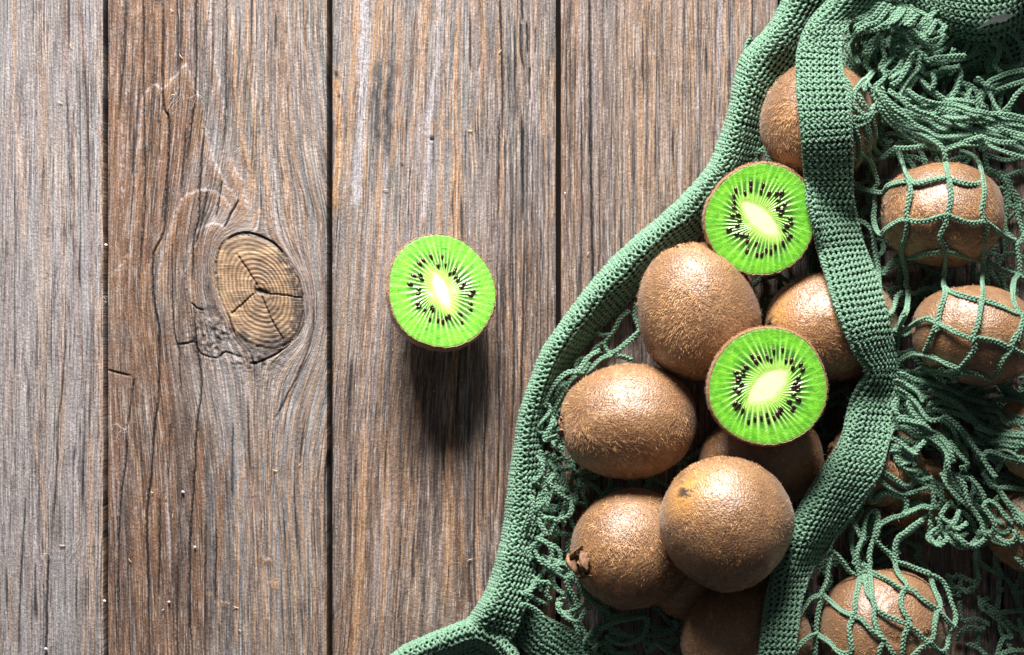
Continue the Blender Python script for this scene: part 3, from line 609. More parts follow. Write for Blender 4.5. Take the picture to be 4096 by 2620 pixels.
    Nn = np.stack([np.cos(t)*np.cos(a_), np.sin(t)*np.cos(a_), -np.sin(a_)], 1); T_ = r.normal(0, 1, (n, 3)); T_ -= (T_*Nn).sum(1)[:, None]*Nn; T_ /= np.linalg.norm(T_, axis=1)[:, None]
    Vh, Fh = hairs(wd(Q), Nn@RR.T, T_@RR.T, 1.5+2.2*r.random(n), .38, seed); mk("fuzz", Vh, Fh, M_HAIR, root, smooth=False, origin=org, kind="stuff")
    # seeds
    ph = np.linspace(0, math.pi, 7); az = np.linspace(0, 2*math.pi, 9)[:-1]; SV = []
    for p in ph:
        for a in az: SV.append((2.8*math.cos(p)+.0, 1.6*math.sin(p)*math.cos(a)*(1+.25*math.cos(p)), 1.0*math.sin(p)*math.sin(a)))
    SV = np.array(SV); SF = np.array([(a*8+b, a*8+(b+1) % 8, (a+1)*8+(b+1) % 8, (a+1)*8+b) for a in range(6) for b in range(8)])
    sm = None; angs = np.sort((np.arange(nseed)+r.uniform(-.38, .38, nseed))*2*math.pi/nseed)
    for a in angs:
        # sit the seed between two rays
        cand = a+np.linspace(-.09, .09, 19); vals = (.5+.5*np.cos(nr*cand+2.2*np.sin(3*cand+seed)+1.6*np.sin(5*cand))); a = cand[np.argmin(vals)]
        wv = r.choice([.26, .33, .40, .48])+r.uniform(-.04, .04)
        c0, r0 = coref(np.array([a]))[0], rimf(np.array([a]))[0]; p = c0+(r0-c0)*wv; dr = r0-c0; ang = math.atan2(dr[1], dr[0])+r.uniform(-.25, .25)
        if sm is None:
            so = mk("seed", SV, SF, M_SEED, root); sm = so.data
        else: so = bpy.data.objects.new("seed", sm); link(so, root)
        loc3 = RR@np.array([p[0], p[1], .45+r.uniform(-.4, .3)]); sc = r.uniform(.85, 1.15)
        so.matrix_local = Matrix.Translation(Vector(loc3*U)) @ Matrix(RR.tolist()).to_4x4() @ Matrix.Rotation(ang, 4, 'Z') @ Matrix.Scale(sc, 4)
    Ai = np.diag([1/(rx*1.02)**2, 1/(ry*1.02)**2, 1/depth**2]); ELL.append((ctr-np.array([0, 0, 1.]), Ai, ctr[2]+1))
    return root
dg = math.radians
half_kiwi(441.5, 291.0, 68, 53.5, 57.5, dg(14), 20, 7.5, dg(-68), 66, -8, 8, "kiwi half lying alone on the bare plank, cut face up", 1, nseed=36, pal=1.05)  # pal pales the rays to imitate stronger light on this half
half_kiwi(760.5, 219.5, 98, 54.5, 56, dg(-20), 25, 10, dg(-42), 62, 4, -3, "upper kiwi half in the bag, partly hidden by the strap, pale core slanting down right", 2, nseed=40)
half_kiwi(768, 387, 138, 58.5, 59, dg(20), 25, 13, dg(40), 62, 1, -2, "lower kiwi half in the bag with wide pale core, resting on the whole kiwis", 3, nseed=46)
ELL_TOP = list(ELL)

# ---------------------------------------------------------------- green string bag
bag = empty("string_bag", W((700, 330), 0)*U, None, label="green crocheted cotton net bag with knitted bands, spilling kiwis onto the planks", category="bag")
borg = np.array(bag.location)
def cord_geo(P3, g, a=1.7, r=1.16, L=11.5, seed=0):
    """three-strand braid along P3 (world px)"""
    s = np.concatenate([[0], np.cumsum(np.linalg.norm(np.diff(P3, axis=0), axis=1))]); n = max(4, int(s[-1]/.95)); q = np.linspace(0, s[-1], n)
    P = np.stack([np.interp(q, s, P3[:, k]) for k in range(3)], 1)
    T = np.gradient(P, axis=0); T /= np.linalg.norm(T, axis=1)[:, None]+1e-9; S = np.cross(T, (0, 0, 1.)); S /= np.linalg.norm(S, axis=1)[:, None]+1e-9; Nn = np.cross(S, T)
    roll = 1.1*(vn(q*.03, q*0+seed, 3)-.5)*2; S2 = S*np.cos(roll)[:, None]+Nn*np.sin(roll)[:, None]; N2 = -S*np.sin(roll)[:, None]+Nn*np.cos(roll)[:, None]
    j = 1+.22*(vn(q*.12, q*0+seed*3.3, 5)-.5)*2
    for k in range(3):
        f = 2*math.pi*(q/L)+k*2*math.pi/3+seed
        g.tube(P+S2*(a*j*np.sin(f))[:, None]+N2*(.95*np.sin(2*f))[:, None], r*(.95+.1*np.sin(f*2)), 5)
CORDS = []
def drape(pts, zb, tight=90, lift=2.6, amp=3., seed=0):
    P = crom(pts, 1.6); z = np.full(len(P), float(zb)); n = len(P)
    fl = zb+amp*(vn(np.arange(n)*.06, np.zeros(n)+seed, 9)-.3)*2
    for it in range(4):
        w = W(P, z); H = Hf(w[:, 0], w[:, 1])+lift; z = np.maximum(H, fl)
        for _ in range(tight):
            m = z.copy(); m[1:-1] = .5*(z[:-2]+z[2:]); z = np.maximum(np.maximum(H, fl), m)
    z = np.maximum(z, 3.)
    for _ in range(3): z[1:-1] = .25*z[:-2]+.5*z[1:-1]+.25*z[2:]
    return W(P, z)
def cords(x0, y0, s, zb, L, **k):
    for pts in L:
        seed = len(CORDS); p = [(x0+a/s, y0+b/s) for a, b in pts]
        jz = random.uniform(0, 2.2)
        P3 = drape(p, zb, lift=2.6+jz, seed=seed, **{q: v for q, v in k.items() if q != 'fat'})
        CORDS.append(P3)
ZA = (750, 0, 8.788); ZB_ = (750, 150, 8.788); ZC = (750, 300, 8.788); ZD = (750, 475, 8.555); ZT = (850, 0, 13.84); ZL = (512.5, 300, 7.7); ZE = (475, 475, 8.556)
# net over the kiwis, upper right
cords(*ZB_, 58, [
 [(970,20),(1050,90),(1090,190),(1120,290),(1090,340),(1090,400),(1095,500),(1085,600),(1110,700),(1150,740),(1200,690),(1310,620),(1390,610)],
 [(880,270),(970,330),(1080,365),(1170,370),(1220,310),(1370,270)], [(920,620),(1000,640),(1070,720),(1100,900),(1130,1040),(1130,1080),(1140,1250),(1170,1370),(1210,1445),(1260,1400),(1290,1290),(1340,1250)],
 [(1020,1090),(1090,1070),(1170,1085),(1230,1000),(1290,940),(1335,930)], [(1310,0),(1345,130),(1385,230),(1450,290),(1560,270),(1680,245),(1745,245)],
 [(1390,270),(1410,330),(1400,430),(1375,540),(1390,610)], [(1390,610),(1385,640),(1370,750),(1335,870),(1335,930),(1350,1000),(1375,1110),(1370,1190),(1400,1240)],
 [(1380,1240),(1390,1300),(1370,1430),(1320,1540),(1300,1600),(1340,1640),(1430,1600)], [(1680,0),(1720,120),(1745,245),(1760,330),(1765,430),(1740,540),(1740,570)],
 [(1740,570),(1720,650),(1670,760),(1710,850),(1715,890)], [(1715,890),(1720,960),(1705,1100),(1700,1190),(1715,1215),(1710,1290),(1670,1400),(1650,1538),(1640,1600)],
 [(1830,0),(1940,40),(2010,110),(2040,220),(2050,270),(2060,340),(2050,450),(2035,560),(2060,620)], [(2060,620),(2080,680),(2065,790),(2050,900),(2050,970),(2050,1050),(2040,1150),(2050,1260),(2040,1320)],
 [(2040,1320),(2030,1380),(2000,1538),(1960,1630),(1970,1680)], [(1745,245),(1830,280),(1950,300),(2050,280)], [(2050,270),(2100,310),(2180,400),(2270,470)],
 [(1390,610),(1460,630),(1560,620),(1660,590),(1740,570)], [(1740,570),(1830,610),(1950,640),(2060,625)], [(2060,620),(2140,680),(2240,760),(2330,800)],
 [(1335,930),(1400,945),(1550,915),(1680,895)], [(1715,890),(1800,910),(1920,950),(2050,985)], [(2050,970),(2120,1000),(2220,1050),(2360,1100),(2440,1160)],
 [(1370,1235),(1440,1260),(1530,1215),(1650,1220),(1715,1215)], [(1715,1215),(1780,1250),(1900,1290),(2040,1325)], [(2040,1320),(2120,1340),(2220,1380),(2330,1430),(2450,1450)],
 [(2060,160),(2170,200),(2230,270),(2270,400),(2270,470),(2240,540),(2215,640),(2250,720),(2330,800),(2350,900),(2370,1000),(2360,1100)],
 [(2360,1100),(2320,1150),(2310,1300),(2350,1400),(2400,1470),(2380,1560),(2350,1680)], [(2200,180),(2330,420),(2350,560),(2400,720),(2440,860)], [(2440,700),(2380,800),(2310,840)], [(2270,470),(2350,520),(2440,560)]])
cords(*ZC, 66, [
 [(1370,90),(1320,200),(1350,250),(1430,220),(1500,180),(1570,165),(1640,205)], [(1320,210),(1240,270),(1290,290),(1300,400),(1280,500),(1290,580),(1270,650)],
 [(1640,200),(1600,300),(1560,400),(1520,480)], [(1640,200),(1720,240),(1820,290),(1920,330),(1970,380),(1970,440),(1930,500),(1850,590),(1840,600)], [(1970,330),(2040,340),(2180,370),(2290,435)],
 [(2290,440),(2240,500),(2200,580),(2160,690),(2150,710)], [(2350,290),(2300,400),(2350,450),(2450,490)], [(1290,580),(1330,520),(1420,475),(1520,480),(1600,500),(1720,560),(1840,605),(1900,640),(2000,650),(2100,690),(2150,710)],
 [(2150,710),(2200,740),(2290,790),(2380,840),(2460,900)], [(2150,720),(2080,740),(1950,750),(1870,800),(1850,830),(1900,860),(2010,890),(2100,920),(2150,960),(2100,1020),(1990,1010),(1900,950)],
 [(1840,620),(1750,650),(1600,630),(1520,640),(1430,690),(1330,700)], [(1290,620),(1400,640),(1540,640)], [(2130,900),(2200,870),(2300,890),(2440,900)], [(2150,920),(2200,980),(2300,1010),(2450,1060)]], tight=60)
cords(*ZC, 84, [
 [(1270,700),(1360,740),(1440,790),(1500,840),(1560,860)], [(1290,780),(1400,850),(1480,930),(1530,1010),(1600,1060),(1730,1030)], [(1560,740),(1660,740),(1750,780),(1850,830)],
 [(1570,790),(1700,850),(1800,900),(1900,1000),(2000,1100),(2150,1190)], [(1560,920),(1650,890),(1800,930)], [(1260,1120),(1360,1130),(1450,1190),(1560,1200),(1660,1260),(1730,1350),(1750,1560)],
 [(1290,1050),(1400,1060),(1530,1100),(1600,1150)], [(1240,1210),(1330,1260),(1400,1320),(1460,1350),(1480,1300),(1540,1240)], [(1230,1300),(1300,1400),(1370,1480),(1480,1500)],
 [(2140,1090),(2250,1060),(2440,1080)], [(2110,1240),(2250,1230),(2440,1260)], [(2150,1300),(2280,1320),(2370,1390),(2350,1450)], [(1750,1240),(1830,1350),(1910,1440),(1850,1480)],
 [(1850,1120),(1930,1230),(2030,1360),(2100,1330),(2250,1370),(2440,1420)], [(2030,1360),(2080,1450),(2160,1560)], [(1300,860),(1260,930),(1300,1010)], [(1460,1130),(1560,1160),(1680,1210),(1750,1300),(1790,1430)],
 [(1310,720),(1400,760),(1480,820),(1520,900)], [(1380,890),(1430,990),(1520,1080),(1540,1100)], [(1700,1010),(1800,1080),(1880,1180),(1930,1280)], [(1230,1330),(1330,1330),(1400,1360),(1420,1420),(1330,1440)],
 [(1600,960),(1700,980),(1820,1000),(1960,1060)], [(1980,1110),(2100,1150),(2250,1180),(2440,1190)], [(1330,640),(1450,700),(1560,720),(1700,760)]], amp=12., tight=6)
# lower right
cords(*ZD, 72, [
 [(850,340),(900,430),(950,530),(990,550)], [(1010,100),(1020,180),(1060,240),(1090,180),(1160,150),(1250,170),(1320,200),(1340,270),(1310,340),(1210,370),(1110,430),(1090,500),(1070,540)],
 [(1060,290),(1010,330),(980,430),(970,530),(930,620),(910,720),(930,820),(940,880)], [(1060,290),(1100,360),(1080,450),(1060,540),(1040,600),(1020,700),(1030,760),(1010,800)],
 [(790,400),(720,520),(690,600),(680,640),(600,700),(540,770)], [(680,640),(740,680),(800,750),(860,830),(935,870)], [(690,680),(670,800),(660,900),(620,990),(600,1030)],
 [(960,760),(1020,800),(1030,860),(1040,950),(1050,1060),(1070,1130),(1060,1200),(1080,1290),(1120,1370),(1160,1430),(1260,1580)], [(1040,830),(1100,860),(1200,910),(1290,970),(1340,960)],
 [(1080,560),(1130,620),(1200,680),(1240,740),(1250,800),(1290,870),(1340,930),(1335,970)], [(1230,740),(1320,760),(1420,800),(1545,845)], [(1250,720),(1240,620),(1270,530),(1330,490),(1400,430),(1480,380)],
 [(940,890),(990,920),(1000,1000),(1060,1080)], [(940,880),(920,980),(900,1080),(900,1150),(870,1200)], [(600,1030),(520,1060),(460,1140),(420,1200)], [(620,1020),(700,1090),(780,1160),(885,1205)],
 [(610,1040),(590,1150),(570,1260),(570,1360)], [(570,1360),(500,1390),(430,1450),(370,1540)], [(575,1365),(680,1430),(740,1500),(810,1530),(870,1500),(860,1400),(850,1300),(890,1210)],
 [(900,1210),(960,1240),(1020,1310),(1080,1360),(1150,1420)], [(1340,970),(1300,1020),(1290,1100),(1330,1190),(1370,1250),(1350,1280)], [(1340,970),(1400,990),(1460,1050),(1540,1110),(1610,1155)],
 [(1540,850),(1570,960),(1610,1050),(1630,1120),(1600,1160)], [(1550,850),(1640,900),(1690,980),(1720,1080),(1760,1200),(1740,1290),(1680,1240),(1620,1160)], [(1600,1160),(1580,1280),(1570,1380),(1540,1430)],
 [(1075,1140),(1160,1200),(1260,1240),(1355,1280)], [(1355,1285),(1430,1340),(1480,1400),(1540,1430)], [(1360,1290),(1320,1370),(1310,1450),(1300,1580)], [(1540,1430),(1460,1480),(1380,1560)],
 [(1545,1435),(1620,1510),(1680,1480),(1700,1380),(1750,1300)], [(1150,1430),(1110,1490),(1100,1580)], [(560,1370),(560,1460),(550,1580)], [(1090,0),(1150,80),(1250,140),(1330,160),(1450,130),(1520,110)], [(1380,20),(1480,60),(1540,100),(1570,200),(1560,280),(1480,270),(1400,300),(1310,340)],
 [(1350,100),(1420,60),(1560,20)]], tight=40, amp=6.)
cords(*ZD, 78, [
 [(1790,300),(1760,390),(1730,430),(1780,460),(1860,410)], [(1730,470),(1790,540),(1890,610),(1980,570),(2050,510)],
 [(1640,-20),(1700,100),(1780,200),(1900,290),(1980,400),(2000,490),(2070,500),(2090,420),(2040,330),(2000,270),(2040,220),(2110,260),(2180,350),(2250,410)], [(1760,20),(1830,80),(1850,180),(1880,260)],
 [(1880,20),(1960,110),(2010,200)], [(1990,-20),(2060,90),(2120,110),(2180,200),(2250,300),(2290,390),(2380,430)], [(2130,110),(2230,110),(2380,125)], [(2100,520),(2180,570),(2260,560),(2290,480)],
 [(1600,360),(1620,440),(1550,500),(1560,560),(1620,600),(1700,540)]], tight=12, amp=10.)
cords(*ZD, 8, [
 [(1940,730),(2020,790),(2100,840),(2150,855)], [(2110,650),(2100,750),(2150,840),(2130,920),(2130,1040),(2110,1150)], [(2170,870),(2230,930),(2270,1020),(2300,1120),(2380,1260)],
 [(1940,1040),(2020,1110),(2100,1160),(2180,1230),(2260,1310),(2380,1340)], [(2140,1180),(2140,1320),(2190,1420),(2280,1560)], [(2270,700),(2380,810)], [(1690,970),(1800,960),(1860,1000),(1930,900)],
 [(1790,1080),(1800,1180),(1830,1250),(1930,1230),(2050,1280)], [(1850,1440),(1950,1480),(2050,1580)], [(1400,700),(1440,640),(1400,600),(1330,560)], [(1400,690),(1480,760),(1540,830)], [(2300,900),(2250,1000),(2340,1000)], [(1930,560),(1960,700),(1940,800),(1960,900),(1900,980)]], tight=10, amp=4.)
# gathered cords, top right
cords(*ZT, 74, [
 [(420,30),(330,120),(260,200),(180,300),(60,380)], [(560,70),(480,180),(380,300),(240,350),(80,440)], [(700,100),(620,200),(540,300),(380,400),(200,440)], [(490,40),(400,150),(330,230),(260,270),(120,340)],
 [(830,140),(760,230),(680,330),(560,360)], [(760,120),(690,220),(600,300),(480,340)], [(950,200),(880,280),(800,360)], [(890,180),(820,260),(740,340)], [(1080,240),(1000,320),(930,400)], [(1200,280),(1140,380),(1080,480)], [(1140,260),(1070,340),(1000,430)], [(620,90),(540,200),(440,310),(300,370)],
 [(200,180),(60,230),(10,330),(20,430)], [(1330,340),(1280,420),(1220,470)], [(300,150),(200,220),(80,270)]], amp=8., tight=10)
cords(*ZT, 62, [
 [(160,500),(80,540),(40,640),(70,760),(120,870)], [(170,500),(200,600),(200,700),(170,800)], [(300,460),(240,540),(210,640),(250,720)], [(400,460),(360,560),(300,680),(230,800),(220,900),(290,1020),(240,1080),(190,1180),(220,1260)],
 [(500,400),(450,480),(440,600),(460,700),(480,800),(430,900),(420,950),(500,990),(580,1030)], [(640,460),(620,560),(590,640),(600,760),(520,860),(450,950),(490,1050),(440,1120),(350,1200),(330,1290)], [(700,440),(740,520),(740,620),(720,740),(760,830)],
 [(520,380),(640,350),(780,370),(900,430),(980,520),(1100,570),(1220,530),(1320,480)], [(560,420),(700,420),(850,470),(980,590),(1080,640),(1200,640),(1290,560),(1340,500)], [(880,720),(850,800),(800,880),(740,980),(640,1030),(560,1100)],
 [(1000,720),(960,820),(950,940),(860,1040),(790,1130),(730,1230),(680,1340)], [(880,720),(940,700),(1020,760),(1080,840),(1180,800),(1400,780),(1600,770)], [(720,830),(680,930),(600,1010)], [(360,470),(300,580),(250,680),(180,750)], [(560,440),(540,560),(520,660)],
 [(820,860),(780,960),(720,1060),(660,1130),(560,1180)], [(340,1290),(400,1380),(430,1500),(460,1600)], [(440,1200),(470,1320),(540,1440),(600,1560)]], amp=12., tight=8)
cords(*ZT, 40, [
 [(1750,400),(1650,560),(1580,700),(1400,780),(1200,800),(1050,880),(1000,950)], [(1950,420),(1900,560),(1800,700),(1600,800),(1350,840),(1100,900)], [(2050,450),(2080,600),(2050,750),(1980,850),(2010,960),(2100,1000)], [(1850,400),(1780,600),(1650,760),(1500,850),(1480,1000)],
 [(1500,400),(1350,480),(1250,620),(1100,700),(1000,820)], [(1600,380),(1450,520),(1300,680),(1150,760)], [(2000,400),(1950,600),(1960,760),(1900,900),(1940,1000)], [(2150,420),(2100,520),(2110,680)], [(1500,880),(1530,1000),(1520,1120),(1440,1260),(1400,1400)],
 [(1150,960),(1180,1060),(1140,1180)], [(1240,960),(1380,940),(1400,1040)]], amp=8., tight=8)
cords(*ZA, 88, [
 [(1090,800),(1120,900),(1180,990),(1260,1080),(1340,1120),(1480,1170),(1600,1230),(1690,1300),(1720,1400)], [(1110,780),(1180,870),(1260,960),(1350,1020),(1450,1100),(1560,1150),(1650,1200),(1800,1200),(1950,1180)],
 [(1300,850),(1380,920),(1480,980),(1560,1000),(1700,1070),(1850,1110),(2000,1150),(2200,1190),(2450,1280)], [(1380,790),(1500,870),(1640,910),(1800,920),(1950,970),(2100,1000),(2250,1080),(2450,1110)],
 [(1450,950),(1600,940),(1800,1000),(2000,1010),(2200,1000),(2450,1050)], [(1460,1010),(1650,1010),(1800,1040),(2000,1030),(2120,1080),(2250,1150),(2450,1200)], [(1600,1230),(1750,1270),(1900,1240),(2050,1200),(2100,1280),(2250,1340),(2450,1400)],
 [(1260,1300),(1400,1300),(1560,1280),(1700,1310),(1850,1270),(2000,1270)], [(1350,960),(1440,1050),(1560,1060),(1650,1120),(1760,1150)], [(2050,1210),(2200,1250),(2350,1250),(2450,1230)]], amp=10., tight=12)
cords(*ZA, 52, [
 [(1500,700),(1580,780),(1680,850),(1760,910)], [(1850,680),(1820,780),(1770,860),(1790,920)], [(1990,680),(2060,740),(2110,830),(2150,920),(2200,990)], [(2450,610),(2280,640),(2180,680),(2100,720),(2080,760)],
 [(2220,990),(2290,910),(2350,820),(2450,740)], [(2450,700),(2260,760),(2150,800)], [(2250,240),(2350,330),(2400,420),(2408,480),(2380,560),(2280,590),(2200,580)], [(2130,340),(2190,420),(2180,500),(2150,570),(2200,630)],
 [(1940,780),(1910,860),(1900,950)], [(2040,780),(2020,870),(2050,950)], [(1600,640),(1620,720),(1600,780)], [(1700,880),(1840,880),(1960,900)], [(2180,1250),(2300,1260),(2440,1330)]], amp=8., tight=8)
cords(*ZA, 30, [
 [(890,880),(960,980),(1020,1030),(1050,1200),(1030,1300),(1080,1390),(1160,1390),(1230,1330),(1290,1290)], [(900,1030),(960,1040),(1020,1030),(1070,980),(1130,960)], [(890,1050),(930,1150),(960,1260),(950,1400),(920,1480)], [(820,680),(870,750),(880,850),(870,960)],
 [(1290,1290),(1320,1400),(1350,1460)], [(960,1340),(1030,1400),(1090,1500)], [(1680,1310),(1700,1380)]], tight=30)
cords(*ZA, 60, [[(1080,5),(1250,30),(1400,70),(1500,110),(1600,160),(1700,215),(1800,260)]], amp=2.)
# left inner net, low on the table
cords(*ZL, 14, [
 [(900,80),(830,140),(780,240),(740,290),(710,340),(740,400),(800,390),(900,310),(980,240)], [(950,20),(940,120),(970,200),(980,250)], [(740,270),(680,270),(650,245)], [(700,330),(640,370),(590,440),(510,460),(490,520),(530,560),(590,480)], [(800,430),(860,440),(920,470)],
 [(770,420),(690,450),(610,520),(560,560),(480,590),(420,660),(380,760),(350,860)], [(420,640),(370,650),(340,740),(330,850),(340,900)], [(340,940),(290,1010),(310,1060),(370,1080)], [(340,1080),(350,1120),(400,1150)], [(220,1210),(260,1250),(290,1290),(270,1380)],
 [(330,1180),(310,1230),(370,1290),(390,1380),(420,1480),(500,1530)], [(340,1230),(400,1220),(450,1280)], [(300,1290),(320,1400),(370,1480),(350,1540)], [(280,720),(300,800),(250,880),(290,960)], [(210,1160),(240,1220),(230,1330),(250,1450)]], amp=5., tight=4)
cords(*ZE, 26, [
 [(560,0),(600,50),(590,150),(570,230),(600,300),(700,290),(740,230)], [(670,0),(690,80),(740,150),(800,180),(880,220)], [(740,0),(770,80),(790,150)], [(580,340),(600,420),(590,500),(540,540),(560,590),(500,650),(520,710)], [(640,350),(680,420),(720,490)],
 [(600,580),(680,610),(730,670),(720,740),(640,720),(560,690)], [(540,700),(620,760),(740,750),(820,790),(850,860),(800,890),(700,850),(600,790)], [(840,880),(810,950),(800,1050),(830,1130),(840,1170)], [(860,890),(900,960),(980,1040),(1040,1100),(1090,1200),(1120,1250)],
 [(980,1050),(920,1110),(850,1160),(750,1180),(710,1130),(720,1060),(770,1040)], [(1120,1250),(1200,1210),(1320,1200),(1450,1200),(1470,1290),(1440,1350),(1340,1380),(1230,1340),(1160,1290)], [(850,1180),(900,1280),(950,1360),(1000,1400),(1060,1340),(1120,1270)],
 [(1130,1290),(1170,1340),(1160,1400)], [(1480,1370),(1580,1370),(1680,1330),(1730,1290),(1700,1240)], [(1440,1420),(1560,1450),(1620,1480),(1700,1420),(1730,1370)], [(490,950),(540,880),(590,840)], [(650,860),(690,960),(760,1020)], [(570,150),(540,240),(560,330),(530,430)], [(790,180),(760,300),(720,400)],
 [(420,1010),(500,1050),(620,1110)]], amp=6., tight=4)
gd = Geo(); rd = np.random.default_rng(31)
for i, P3 in enumerate(CORDS):
    m = P3.mean(0); px, py = m[0]+CX, CY-m[1]
    if px > 845 and (py < 150 or 365 < py < 545) and m[2] > 30:
        for q in range(2):
            off = rd.normal(0, 5.5, 3); off[2] = -rd.uniform(8, 30); wv = np.linspace(0, 1, len(P3))[:, None]
            P4 = P3+off+np.concatenate([np.sin(wv*6+i)*3, np.cos(wv*5+i*2)*3, 0*wv], 1)
            P4[:, 2] = np.maximum(P4[:, 2], np.maximum(4, Hf(P4[:, 0], P4[:, 1])+2.4)); cord_geo(P4, gd, seed=i*1.3+q)
for i, P3 in enumerate(CORDS):
    m = P3.mean(0); px, py = m[0]+CX, CY-m[1]
    if px < 668 and py > 360:
        off = rd.normal(0, 4.5, 3); off[0] -= 2; off[2] = rd.uniform(2, 14); wv = np.linspace(0, 1, len(P3))[:, None]
        P4 = P3+off+np.concatenate([np.sin(wv*7+i)*4, np.cos(wv*6+i*2)*4, 3*np.sin(wv*5)], 1)
        P4[:, 2] = np.maximum(P4[:, 2], np.maximum(4, Hf(P4[:, 0], P4[:, 1])*(Hf(P4[:, 0], P4[:, 1]) < 45)+2.4)); cord_geo(P4, gd, seed=i*1.3)
gd.build("gathered_cords", M_YARN, bag, origin=borg, kind="stuff", label="bunched cords lying under the upper ones")
for i, P3 in enumerate(CORDS):
    g = Geo(); cord_geo(P3, g, seed=i*.7); g.build("cord", M_YARN, bag, origin=borg)

BANDP = []
# knitted bands: surface from rows of control points (x, y, z)
BR = np.random.default_rng(11)
def band(name, rows, pitch=6.2, st=5.5, label=None, over=None, seed=0):
    rows = np.array(rows, float)                              # (n, k, 3): image x, y, height
    n, k, _ = rows.shape
    mid = rows.mean(1)
    L = np.concatenate([[0], np.cumsum(np.linalg.norm(np.diff(mid[:, :2], axis=0), axis=1))])
    nr = int(L[-1]/pitch)
    flat = crom(np.concatenate([mid[:, :2], rows.reshape(n, -1)], 1), 1.3)
    s = np.linspace(0, 1, len(flat)); fl = flat[:, 2:].reshape(len(flat), k, 3)
    cs = np.linspace(0, 1, 22); S = np.stack([np.stack([np.interp(cs, np.linspace(0, 1, k), r[:, q]) for q in range(3)], 1) for r in fl])
    # round the cross profile a little
    for _ in range(2): S[:, 1:-1] = .25*S[:, :-2]+.5*S[:, 1:-1]+.25*S[:, 2:]
    wob = vn(s[:, None]*L[-1]*.035+0*cs[None], cs[None]*2+0*s[:, None], seed+70)-.5
    S[..., 2] += 5*wob
    if over is not None:
        w = W(S[..., :2], S[..., 2]); H = Hf(w[..., 0], w[..., 1])+over
        for _ in range(40): H[1:-1] = np.maximum(H[1:-1], np.maximum(H[:-2], H[2:])*.993)
        for _ in range(4): H[1:-1] = .25*H[:-2]+.5*H[1:-1]+.25*H[2:]
        z = np.maximum(S[..., 2], H)
        for _ in range(160):
            m = z.copy(); m[1:-1] = .5*(z[:-2]+z[2:]); z = np.maximum(S[..., 2], np.maximum(H, m*.9985))
        for _ in range(14):
            z[1:-1] = .25*z[:-2]+.5*z[1:-1]+.25*z[2:]; z[:, 1:-1] = .25*z[:, :-2]+.5*z[:, 1:-1]+.25*z[:, 2:]
        e = np.clip((cs-.42)/.58, 0, 1)[None]; el = np.clip((.42-cs)/.42, 0, 1)[None]; fold = 5+16*sst(340, 420, S[..., 1].mean(1))[:, None]; S[..., 2] = np.maximum(z-fold*e**1.6-6*el**2+2.0*wob, H-over+9.0)
        z = S[..., 2].copy()
        for _ in range(12): z[1:-1] = np.maximum(.25*z[:-2]+.5*z[1:-1]+.25*z[2:], H[1:-1]-over+5.); z[:, 1:-1] = .25*z[:, :-2]+.5*z[:, 1:-1]+.25*z[:, 2:]; z[:, 0] = .6*z[:, 0]+.4*(z[:, 1]-.6)
        S[..., 2] = z
    Wd = W(S[..., :2], S[..., 2])
    Tn = np.gradient(Wd, axis=0); Cn = np.gradient(Wd, axis=1); Nn = np.cross(Tn, Cn); Nn /= np.linalg.norm(Nn, axis=2)[..., None]+1e-9
    if Nn[..., 2].mean() < 0: Nn = -Nn
    Tn /= np.linalg.norm(Tn, axis=2)[..., None]+1e-9
    BANDP.append((Wd+Nn*1.5).reshape(-1, 3))
    nn, nc = Wd.shape[:2]; i = np.arange(nn-1)[:, None]*nc; j = np.arange(nc-1)[None]
    F = np.stack([i+j, i+nc+j, i+nc+j+1, i+j+1], -1).reshape(-1, 4); top = (Wd-Nn*.5).reshape(-1, 3); bot = (Wd-Nn*4).reshape(-1, 3)
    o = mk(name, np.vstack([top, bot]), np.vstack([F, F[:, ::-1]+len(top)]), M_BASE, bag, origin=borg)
    if label: o['label'] = label
    g = Geo(); tp = np.linspace(0, 1, nr)*(nn-1)
    fi = lambda A, t, c: None
    cgrid = np.arange(nc)
    for ri, t in enumerate(tp):
        for hh in (0, 1):
            tt = min(nn-1.001, max(0, t+(hh-.5)*(pitch*.37)*(nn-1)/L[-1])); a = int(tt); f = tt-a
            line = Wd[a]*(1-f)+Wd[a+1]*f; nrm = Nn[a]; tn_ = Tn[a]
            ds = np.concatenate([[0], np.cumsum(np.linalg.norm(np.diff(line, axis=0), axis=1))]); wd_ = ds[-1]; m = max(6, int(wd_/.72)); q = np.linspace(0, wd_, m)
            I = lambda A: np.stack([np.interp(q, ds, A[:, z]) for z in range(3)], 1)
            P, NN, TT = I(line), I(nrm), I(tn_)
            ph = 2*math.pi*q/st*(1 if hh else -1)+BR.uniform(-.7, .7)+1.1*(vn(q*.1, q*0+ri*1.7, 4)-.5)
            j = 1+.45*(vn(q*.25, q*0+ri*2.3+hh, 6)-.5)*2
            P = P+NN*(1.7+1.3*np.cos(ph)*j)[:, None]+TT*(1.35*np.sin(ph)*j+.9*(vn(q*.05, q*0+ri*.6, 7)-.5)*2)[:, None]
            g.tube(P, 1.32*(1+.12*np.sin(ph*1.0)), 5, up=NN)
    # firmer chain along both edges
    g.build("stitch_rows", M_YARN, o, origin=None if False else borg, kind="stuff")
    g.V = []; 
    for col in (0, nc-1): 
        ge = Geo(); cord_geo(Wd[:, col]+Nn[:, col]*.6, ge, a=1.3, r=1.2, L=12, seed=col); ge.build("edge_chain", M_YARN, o, origin=borg)
    return Wd
def two(L, prof):
    """edge pairs -> k control points with a height profile (z fractions)"""
    out = []
    for (x0, y0, x1, y1, zl, zp, zr) in L:
        row = []
        for f, z in ((0, zl), (.10, zl+(zp-zl)*.6), (.24, zp), (.45, zp*.86+zr*.14), (.72, zp*.42+zr*.58), (1, zr)): row.append((x0+(x1-x0)*f, y0+(y1-y0)*f, z))
        out.append(row)
    return out
